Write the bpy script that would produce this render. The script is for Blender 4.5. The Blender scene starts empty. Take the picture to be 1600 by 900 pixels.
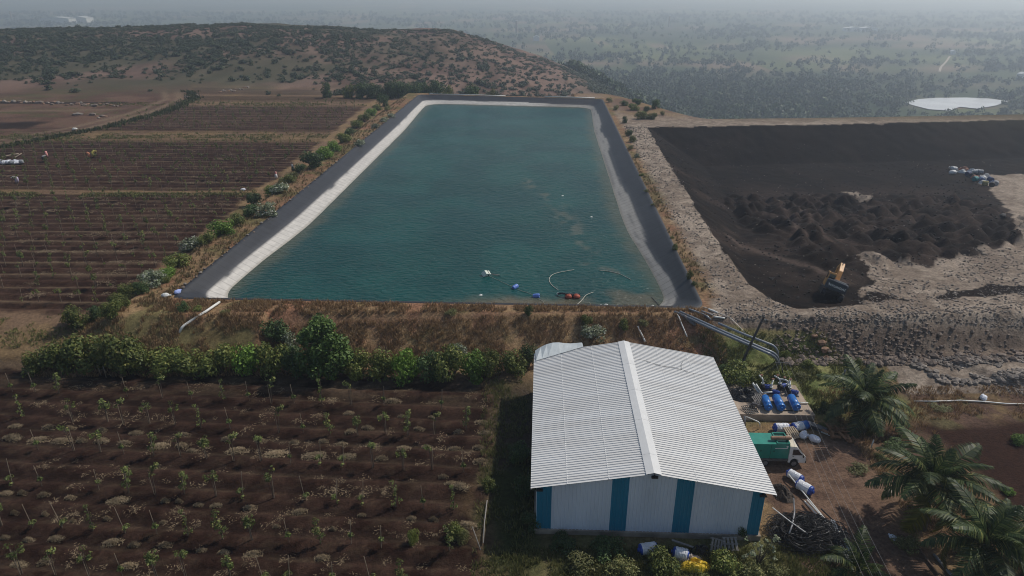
import bpy, bmesh, math, random
import numpy as np
from mathutils import Vector, Matrix, Euler

random.seed(7)
R = np.random.default_rng(11)
scene = bpy.context.scene
COL = scene.collection
rad = math.radians

# ------------------------------------------------------------------ camera
FPX, HC = 1067.0, 34.0
PITCH = math.atan(465 / FPX)
CP, SP = math.cos(PITCH), math.sin(PITCH)
cam_d = bpy.data.cameras.new('camera')
cam_d.sensor_width = 36.0
cam_d.lens = FPX / 1600 * 36
cam_d.clip_start = 0.5
cam_d.clip_end = 30000
cam = bpy.data.objects.new('camera', cam_d)
cam.location = (0, 0, HC)
cam.rotation_euler = (rad(90) - PITCH, 0, 0)
COL.objects.link(cam)
scene.camera = cam

def ray(px, py):
    u = (px - 800) / FPX; v = (450 - py) / FPX
    return np.array((u, CP + v * SP, -SP + v * CP))

def P(px, py, z=0.0):
    d = ray(px, py); t = (z - HC) / d[2]
    return Vector((d[0] * t, d[1] * t, z))

# ------------------------------------------------------------------ noise
def _hash(ix, iy, seed):
    n = (ix * 374761393 + iy * 668265263 + seed * 1274126177) & 0x7fffffff
    n = ((n ^ (n >> 13)) * 1274126177) & 0x7fffffff
    return ((n ^ (n >> 16)) & 0xffff) / 65535.0

def vnoise(x, y, seed=0):
    xi = np.floor(x).astype(np.int64); yi = np.floor(y).astype(np.int64)
    fx = x - xi; fy = y - yi
    fx = fx * fx * (3 - 2 * fx); fy = fy * fy * (3 - 2 * fy)
    a = _hash(xi, yi, seed); b = _hash(xi + 1, yi, seed)
    c = _hash(xi, yi + 1, seed); d = _hash(xi + 1, yi + 1, seed)
    return a + (b - a) * fx + (c - a) * fy + (a - b - c + d) * fx * fy

def fbm(x, y, seed=0, oct=4):
    s = 0; a = .5; t = 0
    for k in range(oct):
        s = s + a * vnoise(x, y, seed + k * 17); t += a
        x = x * 2.03 + 5.1; y = y * 2.03 + 3.7; a *= .5
    return s / t

def sm(a, b, x):
    t = np.clip((x - a) / (b - a), 0, 1)
    return t * t * (3 - 2 * t)

def lerp(a, b, t): return a + (b - a) * t

def pip(X, Y, poly):
    ins = np.zeros(X.shape, bool)
    n = len(poly)
    for i in range(n):
        x1, y1 = poly[i][0], poly[i][1]; x2, y2 = poly[(i + 1) % n][0], poly[(i + 1) % n][1]
        if y1 == y2: continue
        c = ((y1 > Y) != (y2 > Y)) & (X < (x2 - x1) * (Y - y1) / (y2 - y1) + x1)
        ins ^= c
    return ins

def dist_pl(X, Y, pl):
    best = np.full(X.shape, 1e9)
    for (a, b) in zip(pl[:-1], pl[1:]):
        ax, ay = a[0], a[1]; dx, dy = b[0] - ax, b[1] - ay
        t = np.clip(((X - ax) * dx + (Y - ay) * dy) / (dx * dx + dy * dy), 0, 1)
        best = np.minimum(best, np.hypot(X - ax - t * dx, Y - ay - t * dy))
    return best

# ------------------------------------------------------------------ terrain
RIM = [(-36.1, 66.3), (19.6, 63.9), (27.0, 211.0), (-29.1, 220.6)]       # pond rim, z = 4
ZR, ZW, SL = 4.0, 2.1, .42
def sd_rim(X, Y):
    s = np.full(np.shape(X), 1e9)
    for i in range(4):
        (x1, y1), (x2, y2) = RIM[i], RIM[(i + 1) % 4]
        L = math.hypot(x2 - x1, y2 - y1)
        s = np.minimum(s, ((x2 - x1) * (Y - y1) - (y2 - y1) * (X - x1)) / L)
    return s

PITL = [(29.2, 63.6), (27.44, 65.8), (26.25, 70.64), (26.66, 81), (27.27, 92.7), (28.84, 116), (30.16, 136.3), (32.4, 165.2)]
PITF = [(32.4, 165.2), (78, 169.2), (130, 175.5), (160, 179)]
PITN = [(29.2, 63.6), (33, 64.3), (39, 65.2)]
PIT = PITL + [(78, 169.2), (130, 175.5), (160, 179), (160, 66), (60, 66.5), (39, 65.2), (33, 64.0)]

ZF = ([-2000, -400, -120, -60, -30, 0, 30, 60, 120, 200, 400, 3000], [0, 3, 3, 1, -4, -9, -15, -25, -48, -58, -60, -60])
ZRG = ([-3000, -900, -420, -303, -152, -38, -8, 19, 38, 53, 90, 130, 200, 3000],
       [-60, -30, 8, 13, 15.3, 12.6, 3.0, -6, -13, -20, -40, -56, -60, -60])

def hgt(X, Y, fine=True):
    X = np.asarray(X, float); Y = np.asarray(Y, float)
    sd = sd_rim(X, Y)
    dout = -sd
    # plain base
    bl = 2.0 * sm(57, 66, Y)
    br = 1.0 * sm(50, 58, Y)
    base = lerp(bl, br, sm(-30, 10, X))
    if fine:
        base = base + .25 * (fbm(X * .12, Y * .12, 3) - .5)
        s = Y + .078 * X
        fld = sm(-1.0, -2.5, X) * sm(55.5, 53, s) * sm(-70, -66, X)
        base = base + fld * (.17 * np.cos(2 * np.pi * (s - 38.2) / 2.05) + .1 * (fbm(X * 1.2, s * 2, 9) - .5))
        s2 = Y + .02 * X
        fl2 = sm(-43.5, -45.5, X) * sm(66, 68, Y) * sm(245, 240, Y)
        base = base + fl2 * (.16 * np.cos(2 * np.pi * s2 / 2.0))
    # bund round the pond
    w = np.where(X < -25, 4.2, 2.3) + (.5 * (fbm(X * .3, Y * .3, 21) - .5) if fine else 0)
    near = Y < 66
    slope = np.where(near, .8, .7)
    bund = ZR - np.maximum(0, dout - w) * slope
    z = np.maximum(base, bund)
    # gravel platform right of the pond
    jit = 1.2 * (fbm(X * .25, Y * .1, 33) - .5) if fine else 0
    yc = 61.9 + np.clip((X - 26) * .02, 0, .8) + jit
    pl = ZR - np.maximum(0, yc - Y) * .95
    z = np.where(X > 19.2, np.maximum(z, pl), z)
    # rubble bench low on the right
    bench = sm(38.5, 43, X + (Y - 58) * 1.2) * sm(53.2, 54.6, Y)
    z = np.maximum(z, bench * 1.35)
    # the far country
    zf = np.interp(X, *ZF); zr = np.interp(X, *ZRG)
    far = lerp(zf, zr, sm(250, 430, Y))
    far = np.where(Y > 440, lerp(zr, -60, sm(440, 900, Y)), far)
    if fine:
        hillm = sm(235, 300, Y) * sm(900, 500, Y)
        far = far + hillm * (5.5 * (fbm(X * .018, Y * .011, 41) - .5) + 2.0 * (fbm(X * .07, Y * .05, 42) - .5))
        far = far + sm(500, 900, Y) * 3 * (fbm(X * .004, Y * .004, 43) - .5)
    far = np.maximum(far, -60.5 + (1.0 * fbm(X * .01, Y * .01, 44) if fine else 0))
    y0 = lerp(222, 169.5 + np.clip(X - 32, 0, 130) * .12, sm(28, 52, X))
    t = sm(y0, np.where(X > 30, 262, 268), Y)
    t = np.where(Y > 268, 1, t)
    z = lerp(z, far, t)
    # right edge and land behind the camera
    z = np.where(X > 150, lerp(z, np.minimum(z, -50), sm(150, 330, X) * sm(100, 160, Y)), z)
    # pond hole
    z = np.where(sd > 0, np.minimum(z, ZR - np.minimum(sd, 8) * .9 - np.minimum(.4, sd * 1.5)), z)
    # dug pit
    ip = pip(X, Y, PIT)
    dl = dist_pl(X, Y, PITL); df = dist_pl(X, Y, PITF); dn = dist_pl(X, Y, PITN)
    n1 = (fbm(X * .45, Y * .45, 50) - .5) if fine else 0
    wall = ZR - np.minimum(np.minimum(dl * .55, df * .52), 1.0 * dn + .35) + n1 * .5
    flo = lerp(3.7, -2.6, sm(63, 128, Y)) + .25 * n1
    if fine:
        hm = sm(34, 40, X) * sm(0, 7, Y - (71 + (X - 37) * .38)) * sm(132, 122, Y) * sm(92, 80, X)
        mb = np.zeros_like(X)
        for gs, sd_m in ((4.6, 51), (3.4, 57)):
            ci = np.floor(X / gs).astype(np.int64); cj = np.floor(Y / gs).astype(np.int64)
            for di in (-1, 0, 1):
                for dj in (-1, 0, 1):
                    a, b = ci + di, cj + dj
                    ox = (a + .2 + .6 * _hash(a, b, sd_m)) * gs; oy = (b + .2 + .6 * _hash(a, b, sd_m + 1)) * gs
                    rr_ = np.hypot((X - ox), (Y - oy)) / (gs * (.38 + .3 * _hash(a, b, sd_m + 2)))
                    mb = np.maximum(mb, np.maximum(0, 1 - rr_ ** 1.5) * (.5 + 1.0 * _hash(a, b, sd_m + 3)))
        flo = flo + hm * mb * (1.0 + .9 * fbm(X * .9, Y * .9, 58, 3))
        flo = flo + (.2 + .55 * hm) * (fbm(X * .8, Y * .8, 52) - .5)
    pz = np.maximum(wall, flo)
    z = np.where(ip, np.minimum(z, pz), z)
    return z

def hs(x, y): return float(hgt(np.array([x]), np.array([y]))[0])

_zs = np.concatenate([np.arange(12, -8, -.05), np.arange(-8, -66, -.4)])
def G(px, py):
    """the point of the ground seen at this place of the photograph"""
    d = ray(px, py)
    t = (_zs - HC) / d[2]
    if d[1] * t[-1] > 500: t = np.linspace(t[0], t[-1], 3000)
    x, y, z = d[0] * t, d[1] * t, HC + d[2] * t
    below = np.nonzero(z <= hgt(x, y))[0]
    i = below[0] if len(below) else -1
    return Vector((x[i], y[i], float(hgt(x[i:i + 1] if i >= 0 else x[-1:], y[i:i + 1] if i >= 0 else y[-1:])[0])))

# ------------------------------------------------------------------ materials
def nt(m):
    m.use_nodes = True
    m.node_tree.nodes.clear()
    return m.node_tree, m.node_tree.nodes, m.node_tree.links

def M(name, col, rough=.7, var=.2, scale=3.0, bump=0.0, bscale=None, metal=0.0, spec=.4, col2=None, stretch=(1, 1, 1), island=0.0):
    m = bpy.data.materials.new(name); t, N, L = nt(m)
    o = N.new('ShaderNodeOutputMaterial'); b = N.new('ShaderNodeBsdfPrincipled'); L.new(b.outputs[0], o.inputs[0])
    b.inputs['Roughness'].default_value = rough; b.inputs['Metallic'].default_value = metal
    b.inputs['Specular IOR Level'].default_value = spec
    tc = N.new('ShaderNodeTexCoord'); mp = N.new('ShaderNodeMapping'); mp.inputs['Scale'].default_value = stretch
    L.new(tc.outputs['Object'], mp.inputs[0])
    n = N.new('ShaderNodeTexNoise'); n.inputs['Scale'].default_value = scale; n.inputs['Detail'].default_value = 6
    L.new(mp.outputs[0], n.inputs['Vector'])
    r = N.new('ShaderNodeValToRGB'); e = r.color_ramp.elements
    c2 = col2 or [min(1, c * (1 + var)) for c in col]
    c1 = [c * (1 - var) for c in col] if not col2 else col
    e[0].position = .32; e[1].position = .68
    e[0].color = (*c1, 1); e[1].color = (*c2, 1)
    L.new(n.outputs[0], r.inputs[0])
    src = r.outputs[0]
    if island:
        g = N.new('ShaderNodeNewGeometry'); mr = N.new('ShaderNodeMapRange')
        mr.inputs[3].default_value = 1 - island; mr.inputs[4].default_value = 1 + island
        L.new(g.outputs['Random Per Island'], mr.inputs[0])
        h = N.new('ShaderNodeHueSaturation'); L.new(mr.outputs[0], h.inputs['Value']); L.new(src, h.inputs['Color']); src = h.outputs[0]
    L.new(src, b.inputs['Base Color'])
    if bump:
        n2 = N.new('ShaderNodeTexNoise'); n2.inputs['Scale'].default_value = bscale or scale * 4; n2.inputs['Detail'].default_value = 5
        L.new(mp.outputs[0], n2.inputs['Vector'])
        bp = N.new('ShaderNodeBump'); bp.inputs['Strength'].default_value = bump; bp.inputs['Distance'].default_value = .05
        L.new(n2.outputs[0], bp.inputs['Height']); L.new(bp.outputs[0], b.inputs['Normal'])
    return m

def leafM(name, c1, c2, c3=None, trans=.25, rough=.6):
    m = bpy.data.materials.new(name); t, N, L = nt(m)
    o = N.new('ShaderNodeOutputMaterial')
    g = N.new('ShaderNodeNewGeometry'); oi = N.new('ShaderNodeObjectInfo')
    r = N.new('ShaderNodeValToRGB'); e = r.color_ramp.elements
    e[0].color = (*c1, 1); e[1].color = (*c2, 1); e[0].position = .1; e[1].position = .8
    if c3:
        k = e.new(.97); k.color = (*c3, 1)
    L.new(g.outputs['Random Per Island'], r.inputs[0])
    mr = N.new('ShaderNodeMapRange'); mr.inputs[3].default_value = .72; mr.inputs[4].default_value = 1.28
    L.new(oi.outputs['Random'], mr.inputs[0])
    h = N.new('ShaderNodeHueSaturation'); L.new(r.outputs[0], h.inputs['Color']); L.new(mr.outputs[0], h.inputs['Value'])
    b = N.new('ShaderNodeBsdfPrincipled'); b.inputs['Roughness'].default_value = rough; b.inputs['Specular IOR Level'].default_value = .3
    L.new(h.outputs[0], b.inputs['Base Color'])
    tr = N.new('ShaderNodeBsdfTranslucent'); L.new(h.outputs[0], tr.inputs[0])
    mx = N.new('ShaderNodeMixShader'); mx.inputs[0].default_value = trans
    L.new(b.outputs[0], mx.inputs[1]); L.new(tr.outputs[0], mx.inputs[2]); L.new(mx.outputs[0], o.inputs[0])
    return m

MT = {}
def mat(k, *a, **kw):
    if k not in MT: MT[k] = (kw.pop('fn', M))(k, *a, **kw)
    return MT[k]

# ------------------------------------------------------------------ mesh builders
class MB:
    def __init__(s): s.v = []; s.f = []
    def add(s, vs, fs, mx=None):
        b = len(s.v)
        s.v += [tuple(mx @ Vector(v)) if mx else tuple(v) for v in vs]
        s.f += [tuple(b + i for i in f) for f in fs]
        return s
    def box(s, c, d, mx=None, taper=1.0):
        x, y, z = (q / 2 for q in d); vs = []
        for k, (sx, sy, sz) in enumerate([(-1, -1, -1), (1, -1, -1), (1, 1, -1), (-1, 1, -1), (-1, -1, 1), (1, -1, 1), (1, 1, 1), (-1, 1, 1)]):
            q = taper if sz > 0 else 1
            vs.append((c[0] + sx * x * q, c[1] + sy * y * q, c[2] + sz * z))
        return s.add(vs, [(0, 3, 2, 1), (4, 5, 6, 7), (0, 1, 5, 4), (1, 2, 6, 5), (2, 3, 7, 6), (3, 0, 4, 7)], mx)
    def tube(s, pts, r, n=8, caps=True, mx=None):
        pts = [Vector(p) for p in pts]; m = len(pts); rs = r if isinstance(r, (list, tuple)) else [r] * m
        vs = []; up = None
        for i, p in enumerate(pts):
            t = (pts[min(i + 1, m - 1)] - pts[max(i - 1, 0)])
            if t.length < 1e-9: t = Vector((0, 0, 1))
            t.normalize()
            if up is None:
                up = Vector((0, 0, 1)) if abs(t.z) < .9 else Vector((1, 0, 0))
            a = (up - t * up.dot(t)); a.normalize(); b = t.cross(a); up = a
            for k in range(n):
                q = 2 * math.pi * k / n
                vs.append(p + (a * math.cos(q) + b * math.sin(q)) * rs[i])
        fs = [(i * n + k, i * n + (k + 1) % n, (i + 1) * n + (k + 1) % n, (i + 1) * n + k) for i in range(m - 1) for k in range(n)]
        if caps: fs += [tuple(range(n - 1, -1, -1)), tuple((m - 1) * n + k for k in range(n))]
        return s.add(vs, fs, mx)
    def lathe(s, prof, axis_mx=None, n=16):
        """prof: (radius, height) pairs round z"""
        vs = []; m = len(prof)
        for r, h in prof:
            for k in range(n):
                q = 2 * math.pi * k / n; vs.append((r * math.cos(q), r * math.sin(q), h))
        fs = [(i * n + k, i * n + (k + 1) % n, (i + 1) * n + (k + 1) % n, (i + 1) * n + k) for i in range(m - 1) for k in range(n)]
        fs += [tuple(range(n - 1, -1, -1)), tuple((m - 1) * n + k for k in range(n))]
        return s.add(vs, fs, axis_mx)
    def prism(s, poly, y0, y1, mx=None):
        """poly in x,z pushed from y0 to y1"""
        n = len(poly)
        vs = [(x, y0, z) for x, z in poly] + [(x, y1, z) for x, z in poly]
        fs = [tuple(range(n)), tuple(range(2 * n - 1, n - 1, -1))] + [(i, i + n, (i + 1) % n + n, (i + 1) % n) for i in range(n)]
        return s.add(vs, fs, mx)
    def mesh(s, name, m=None, smooth=False):
        me = bpy.data.meshes.new(name); me.from_pydata(s.v, [], s.f); me.update()
        bm = bmesh.new(); bm.from_mesh(me); bmesh.ops.recalc_face_normals(bm, faces=bm.faces); bm.to_mesh(me); bm.free()
        if smooth: me.shade_smooth()
        if m: me.materials.append(m)
        return me

def np_mesh(name, V, F, m=None, smooth=False, col=None):
    """V (n,3), F (k,3) or (k,4)"""
    me = bpy.data.meshes.new(name); k = F.shape[1]
    me.vertices.add(len(V)); me.vertices.foreach_set('co', np.ascontiguousarray(V, dtype=np.float32).ravel())
    me.loops.add(F.size); me.loops.foreach_set('vertex_index', np.ascontiguousarray(F, dtype=np.int32).ravel())
    me.polygons.add(len(F)); me.polygons.foreach_set('loop_start', np.arange(0, F.size, k, dtype=np.int32))
    try: me.polygons.foreach_set('loop_total', np.full(len(F), k, dtype=np.int32))
    except Exception: pass
    me.polygons.foreach_set('use_smooth', np.full(len(F), smooth))
    me.update(calc_edges=True)
    if col is not None:
        a = me.color_attributes.new('Col', 'FLOAT_COLOR', 'POINT')
        a.data.foreach_set('color', np.concatenate([col, np.ones((len(col), 1))], 1).astype(np.float32).ravel())
    if m: me.materials.append(m)
    return me

def tag(o, label, cat, group=None, kind=None):
    if label: o['label'] = label
    if cat: o['category'] = cat
    if group: o['group'] = group
    if kind: o['kind'] = kind
    return o

def link(name, me, loc=(0, 0, 0), rz=0, sc=1, parent=None, rot=None):
    o = bpy.data.objects.new(name, me); COL.objects.link(o)
    o.location = loc; o.rotation_euler = rot if rot is not None else (0, 0, rz)
    o.scale = sc if isinstance(sc, (tuple, list)) else (sc, sc, sc)
    if parent: o.parent = parent
    return o

def thing(name, label, cat, loc=(0, 0, 0), rz=0, group=None, rot=None, sc=1):
    return tag(link(name, None, loc, rz, sc, None, rot), label, cat, group)

def struct(name, me):
    return tag(link(name, me), None, None, None, 'structure')

def copy_tree(o, parent=None):
    c = o.copy(); COL.objects.link(c)
    if parent: c.parent = parent
    for ch in o.children: copy_tree(ch, c)
    return c

ORD = ['', 'first', 'second', 'third', 'fourth', 'fifth', 'sixth', 'seventh', 'eighth', 'ninth', 'tenth', 'eleventh', 'twelfth', 'thirteenth',
       'fourteenth', 'fifteenth', 'sixteenth', 'seventeenth', 'eighteenth', 'nineteenth', 'twentieth']
def nth(k):
    if k <= 20: return ORD[k]
    tens = {2: 'twenty', 3: 'thirty', 4: 'forty', 5: 'fifty', 6: 'sixty'}
    t, u = divmod(k, 10)
    return (tens[t] + '-' + ORD[u]) if u else {20: 'twentieth', 30: 'thirtieth', 40: 'fortieth', 50: 'fiftieth', 60: 'sixtieth'}[k]

# leaf clouds -------------------------------------------------------
def leafcloud(C, Rr, n, size, seed=0, asp=.55, shell=.55, up=.35, flat=1.0):
    r = np.random.default_rng(seed)
    C = np.array(C, float); Rr = np.array(Rr, float)
    w = Rr ** 2; w /= w.sum()
    k = r.choice(len(C), n, p=w)
    d = r.normal(size=(n, 3)); d /= np.linalg.norm(d, axis=1)[:, None]
    rr = (shell + (1.08 - shell) * r.random(n) ** .7) * Rr[k]
    off = d * rr[:, None]; off[:, 2] *= flat
    p = C[k] + off
    nr = d + r.normal(size=(n, 3)) * .55 + np.array((0, 0, up)); nr /= np.linalg.norm(nr, axis=1)[:, None]
    a = np.cross(nr, r.normal(size=(n, 3))); a /= np.linalg.norm(a, axis=1)[:, None]
    b = np.cross(nr, a)
    s = (size * (.6 + .8 * r.random(n)))[:, None]
    V = np.stack([p + a * s, p + b * s * asp, p - a * s, p - b * s * asp], 1).reshape(-1, 3)
    return V, np.arange(4 * n).reshape(-1, 4)

def blobs(n, rx, rz, r0, r1, seed, z0=0.0, top=1.0):
    r = random.Random(seed); C = []; Q = []
    for i in range(n):
        a = r.random() * 6.283; q = math.sqrt(r.random())
        h = r.random()
        lim = math.sqrt(max(0, 1 - (2 * h - 1) ** 2 * .8))
        C.append((rx * q * lim * math.cos(a), rx * q * lim * math.sin(a), z0 + rz * h)); Q.append(r0 + (r1 - r0) * r.random())
    return C, Q

def merge(templates, pos, scl, rz, pick):
    Vs = []; Fs = []; b = 0
    for ti, (V, F) in enumerate(templates):
        idx = np.nonzero(pick == ti)[0]
        if not len(idx): continue
        c, s = np.cos(rz[idx])[:, None], np.sin(rz[idx])[:, None]
        S = scl[idx]
        x = V[None, :, 0] * S[:, None, 0]; y = V[None, :, 1] * S[:, None, 0]; z = V[None, :, 2] * S[:, None, 1]
        W = np.stack([c * x - s * y + pos[idx, None, 0], s * x + c * y + pos[idx, None, 1], z + pos[idx, None, 2]], 2).reshape(-1, 3)
        FF = (F[None] + (np.arange(len(idx)) * len(V))[:, None, None]).reshape(-1, F.shape[1]) + b
        Vs.append(W); Fs.append(FF); b += len(W)
    return np.concatenate(Vs), np.concatenate(Fs)

def rock_np(seed, sub=1, flat=.7):
    r = random.Random(seed)
    bm = bmesh.new(); bmesh.ops.create_icosphere(bm, subdivisions=sub, radius=1)
    pl = [Vector((r.gauss(0, 1), r.gauss(0, 1), r.gauss(0, 1))).normalized() for _ in range(7)]
    for v in bm.verts:
        for p in pl:
            q = v.co.dot(p)
            if q > .62: v.co -= p * (q - .62)
        v.co *= 1 + r.uniform(-.08, .08)
        v.co.z *= flat
    bm.faces.ensure_lookup_table(); bm.verts.ensure_lookup_table()
    V = np.array([v.co[:] for v in bm.verts]); F = np.array([[v.index for v in f.verts] for f in bm.faces])
    bm.free()
    return V, F

# ------------------------------------------------------------------ the ground sheet
ys = np.concatenate([np.arange(-120, 24, 8), np.arange(24, 76, .25), np.arange(76, 175, .5), np.arange(175, 262, .9),
                     np.arange(262, 620, 3.2), 620 * (14000 / 620) ** (np.arange(46) / 45)])
gx = 340 * (9000 / 340) ** (np.arange(1, 26) / 25)
xs = np.concatenate([-gx[::-1], np.arange(-340, -130, 4), np.arange(-130, -62, .7), np.arange(-62, 62, .3), np.arange(62, 132, .6), np.arange(132, 342, 5), gx])
GX, GY = np.meshgrid(xs, ys)
GZ = hgt(GX, GY)

C_ = lambda *a: np.array(a)
SOIL, SOIL2, STRAW = C_(.0215, .0098, .0064), C_(.042, .0225, .0155), C_(.20, .145, .092)
DRY, DRY2, RED = C_(.20, .135, .072), C_(.165, .088, .048), C_(.19, .09, .056)
GRAV, GRAV2 = C_(.30, .245, .195), C_(.19, .148, .115)
BLK, BLK2 = C_(.0065, .0046, .0036), C_(.0155, .0098, .0075)
GREEN, GREEN2 = C_(.085, .10, .034), C_(.15, .145, .06)
YARD, YARD2 = C_(.165, .104, .072), C_(.105, .065, .047)

def mixc(c, d, t): return c + (d - c) * t[..., None]

def ground_colour(X, Y, Z):
    n1 = fbm(X * .15, Y * .15, 101); n2 = fbm(X * .9, Y * .9, 102); n3 = fbm(X * .05, Y * .05, 103); n4 = fbm(X * 2.3, Y * 2.3, 104, 3)
    wx = X + 1.6 * (fbm(X * .35, Y * .35, 105) - .5) * 2; wy = Y + 1.6 * (fbm(X * .35, Y * .35, 106) - .5) * 2
    c = np.broadcast_to(DRY, X.shape + (3,)) * (.8 + .5 * n2)[..., None]
    c = mixc(c, np.broadcast_to(YARD, c.shape), sm(.42, .6, n1) * .7)
    # lower orchard soil
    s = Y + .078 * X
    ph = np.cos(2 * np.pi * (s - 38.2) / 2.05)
    soil = mixc(np.broadcast_to(SOIL, c.shape), SOIL2, sm(.35, .7, n2))
    lit = sm(.57, .72, fbm(X * 1.5, Y * 2.6, 107, 3) + .05 * ph)
    ln = sm(.55, .95, np.cos(2 * np.pi * (s - 38.75 + .25 * (fbm(X * .3, s * .2, 135) - .5)) / 2.05)) * sm(.4, .6, fbm(X * .35, s * 1.2, 136))  # pale crumb lines that add furrow contrast by colour
    soil = mixc(soil, STRAW * .42, ln * .38)
    soil = mixc(soil, STRAW * .5, lit * .22); soil = soil * (.66 + .42 * sm(-.6, .6, ph + 1.2 * (n2 - .5)))[..., None]  # furrow shading put into the soil colour, troughs darker than ridges
    st = sm(50.2, 53.5, s + 1.5 * (n1 - .5)) * sm(.36, .6, fbm(X * .5, Y * 1.3, 108)) * .5
    soil = mixc(soil, STRAW * .75, st)
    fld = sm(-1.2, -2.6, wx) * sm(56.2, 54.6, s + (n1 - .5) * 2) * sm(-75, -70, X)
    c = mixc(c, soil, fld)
    weeds = sm(-1.0, -4.0, X) * sm(.5, .62, fbm(X * .3, Y * .3, 131)) * sm(-4.8, -1.5, X) * sm(34, 36, Y)
    c = mixc(c, DRY * .8, weeds * .7)
    # strip beside the shed, its colour darkened to deepen the shed's shade
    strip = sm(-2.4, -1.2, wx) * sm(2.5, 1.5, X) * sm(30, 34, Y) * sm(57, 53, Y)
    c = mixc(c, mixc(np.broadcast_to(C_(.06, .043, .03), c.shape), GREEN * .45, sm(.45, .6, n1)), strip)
    # front of the shed: weeds
    fr = sm(0, 3, wx) * sm(36.5, 35, wy) * sm(22, 17, wx)
    c = mixc(c, mixc(np.broadcast_to(GREEN, c.shape), GREEN2, sm(.4, .65, n2)), fr * .85)
    # green ground right of the shed, in front of the rubble slope
    gr = sm(18.5, 20, wx) * sm(48.5, 51, wy) * sm(62, 59.5, Y) * sm(35.5, 31.5, wx + (Y - 56) * .6)
    c = mixc(c, mixc(np.broadcast_to(GREEN * 1.5, c.shape), GREEN2 * 1.5, sm(.35, .6, n2)), gr)
    # yard
    yd = sm(17.8, 19.2, wx) * sm(47.6, 46.2, wy) * sm(29.5, 27.0, wx + (wy - 40) * -.15)
    yc = mixc(np.broadcast_to(YARD, c.shape), YARD2, sm(.4, .7, n2))
    yc = mixc(yc, YARD * 1.3, sm(.5, .68, fbm(X * .3 + Y * .12, Y * .12, 133)) * .5)
    c = mixc(c, yc, yd)
    # rough land at the right edge
    rl = sm(28, 30.5, wx) * sm(60, 56, Y)
    rc = mixc(np.broadcast_to(DRY * .85, c.shape), YARD2 * 1.05, sm(.47, .6, n1 * .6 + n2 * .4))
    rc = mixc(rc, GREEN * .8, sm(.55, .65, fbm(X * .35, Y * .35, 134)) * .6)
    c = mixc(c, rc, rl * (1 - gr))
    dk = sm(34.0, 36.5, wx + (Y - 45) * .05) * sm(50.0, 48.6, wy) * sm(33, 38, Y)
    c = mixc(c, np.broadcast_to(SOIL * 1.5, c.shape) * (.7 + .6 * n4)[..., None], dk)
    # bund round the pond: dry red grass with a worn path
    sd = sd_rim(X, Y); dout = -sd
    bd = ((dout > -.5) & (dout < 11) & (Y > 56.5) & (X < 21) & (Z > .55)).astype(float)
    bd = np.where((X < -30) & (dout > 9.5), 0, bd)
    g = mixc(np.broadcast_to(C_(.15, .09, .052), c.shape), DRY, sm(.38, .62, n1 * .5 + n2 * .5))
    g = mixc(g, RED * 1.0, sm(.58, .7, fbm(X * .4, Y * .4, 110)) * .55)
    g = mixc(g, GREEN * .8, sm(.54, .66, fbm(X * .22, Y * .3, 138)) * .55)
    g = g * (np.where(Y > 66.5, .72, 1.0) + .9 * n4)[..., None]
    c = mixc(c, g, bd)
    pth = np.exp(-((Y - (62.45 + .35 * np.sin(X * .12))) / .33) ** 2) * sm(-30, -22, X) * sm(18, 12, X)
    c = mixc(c, C_(.21, .125, .078), pth * .75)
    # upper orchard
    s2 = Y + .02 * X
    so = mixc(np.broadcast_to(SOIL * 1.5, c.shape), SOIL2 * 1.5, sm(.35, .7, n2))
    ph2 = np.cos(2 * np.pi * (s2 - .4) / 4.0)
    so = so * (.75 + .4 * sm(-.5, .6, np.cos(2 * np.pi * (s2 - .4) / 2.0)))[..., None]
    so = mixc(so, STRAW * .72, sm(.35, .95, ph2) * sm(.28, .5, fbm(X * .3, s2 * 1.4, 112)) * .72)
    so = mixc(so, C_(.10, .055, .036), sm(.48, .66, fbm(X * .05, Y * .07, 115)) * .15)
    so = mixc(so, STRAW * .5, sm(.6, .74, fbm(X * 1.1, Y * 2.2, 113, 3)) * .2)
    xr = -43.6 + .9 * (n1 - .5)
    xl = np.interp(Y, [60, 105, 140, 155, 175, 200, 225, 245, 262], [-140, -140, -118, -112, -103, -99, -102, -112, -118])
    up = sm(xr, xr - 1.2, wx) * sm(66, 68, wy) * sm(252, 249, Y) * sm(xl - .5, xl + 1.5, wx)
    for yb, wd in ((113.5, 1.6), (163.0, 6.5), (214.0, 5.0), (232, 2.0)):
        band = np.exp(-((s2 - yb) / wd) ** 4)
        up = up * (1 - .85 * band)
    far_pale = sm(216, 222, Y)
    so = mixc(so, DRY * .5, far_pale * .45)
    c = mixc(c, so, up)
    # open red land left of the orchard with track
    ol = sm(xl + .5, xl - 1.5, wx) * sm(100, 118, Y) * sm(270, 250, Y)
    oc = mixc(np.broadcast_to(C_(.088, .05, .036), c.shape), C_(.13, .078, .054), sm(.38, .62, n1))
    oc = mixc(oc, GREEN * .8, sm(.56, .66, n3 * .5 + n2 * .5) * .6)
    oc = mixc(oc, BLK * 1.5, sm(-121, -124, wx) * sm(172, 176, wy) * sm(186, 182, wy) * .85)
    c = mixc(c, oc, ol)
    for off, wdt in ((4.5, 1.4), (9.0, 1.2)):
        tr = np.exp(-((X - (xl - off)) / wdt) ** 2) * sm(110, 130, Y) * sm(248, 236, Y)
        c = mixc(c, C_(.19, .135, .09), tr * .85)
    tr = np.exp(-((Y - (206 + .02 * X + 2 * np.sin(X * .05))) / 1.6) ** 2) * sm(-112, -118, X)
    c = mixc(c, C_(.17, .115, .078), tr * .75)
    bl = np.exp(-((Y - (215 - .03 * X * .4)) / 2.0) ** 4) * sm(-118, -121, X)
    c = mixc(c, BLK * 1.4, bl * .9)
    ed = sm(-54, -57, X) * sm(57, 59, Y) * sm(66.5, 64.5, Y)
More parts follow.
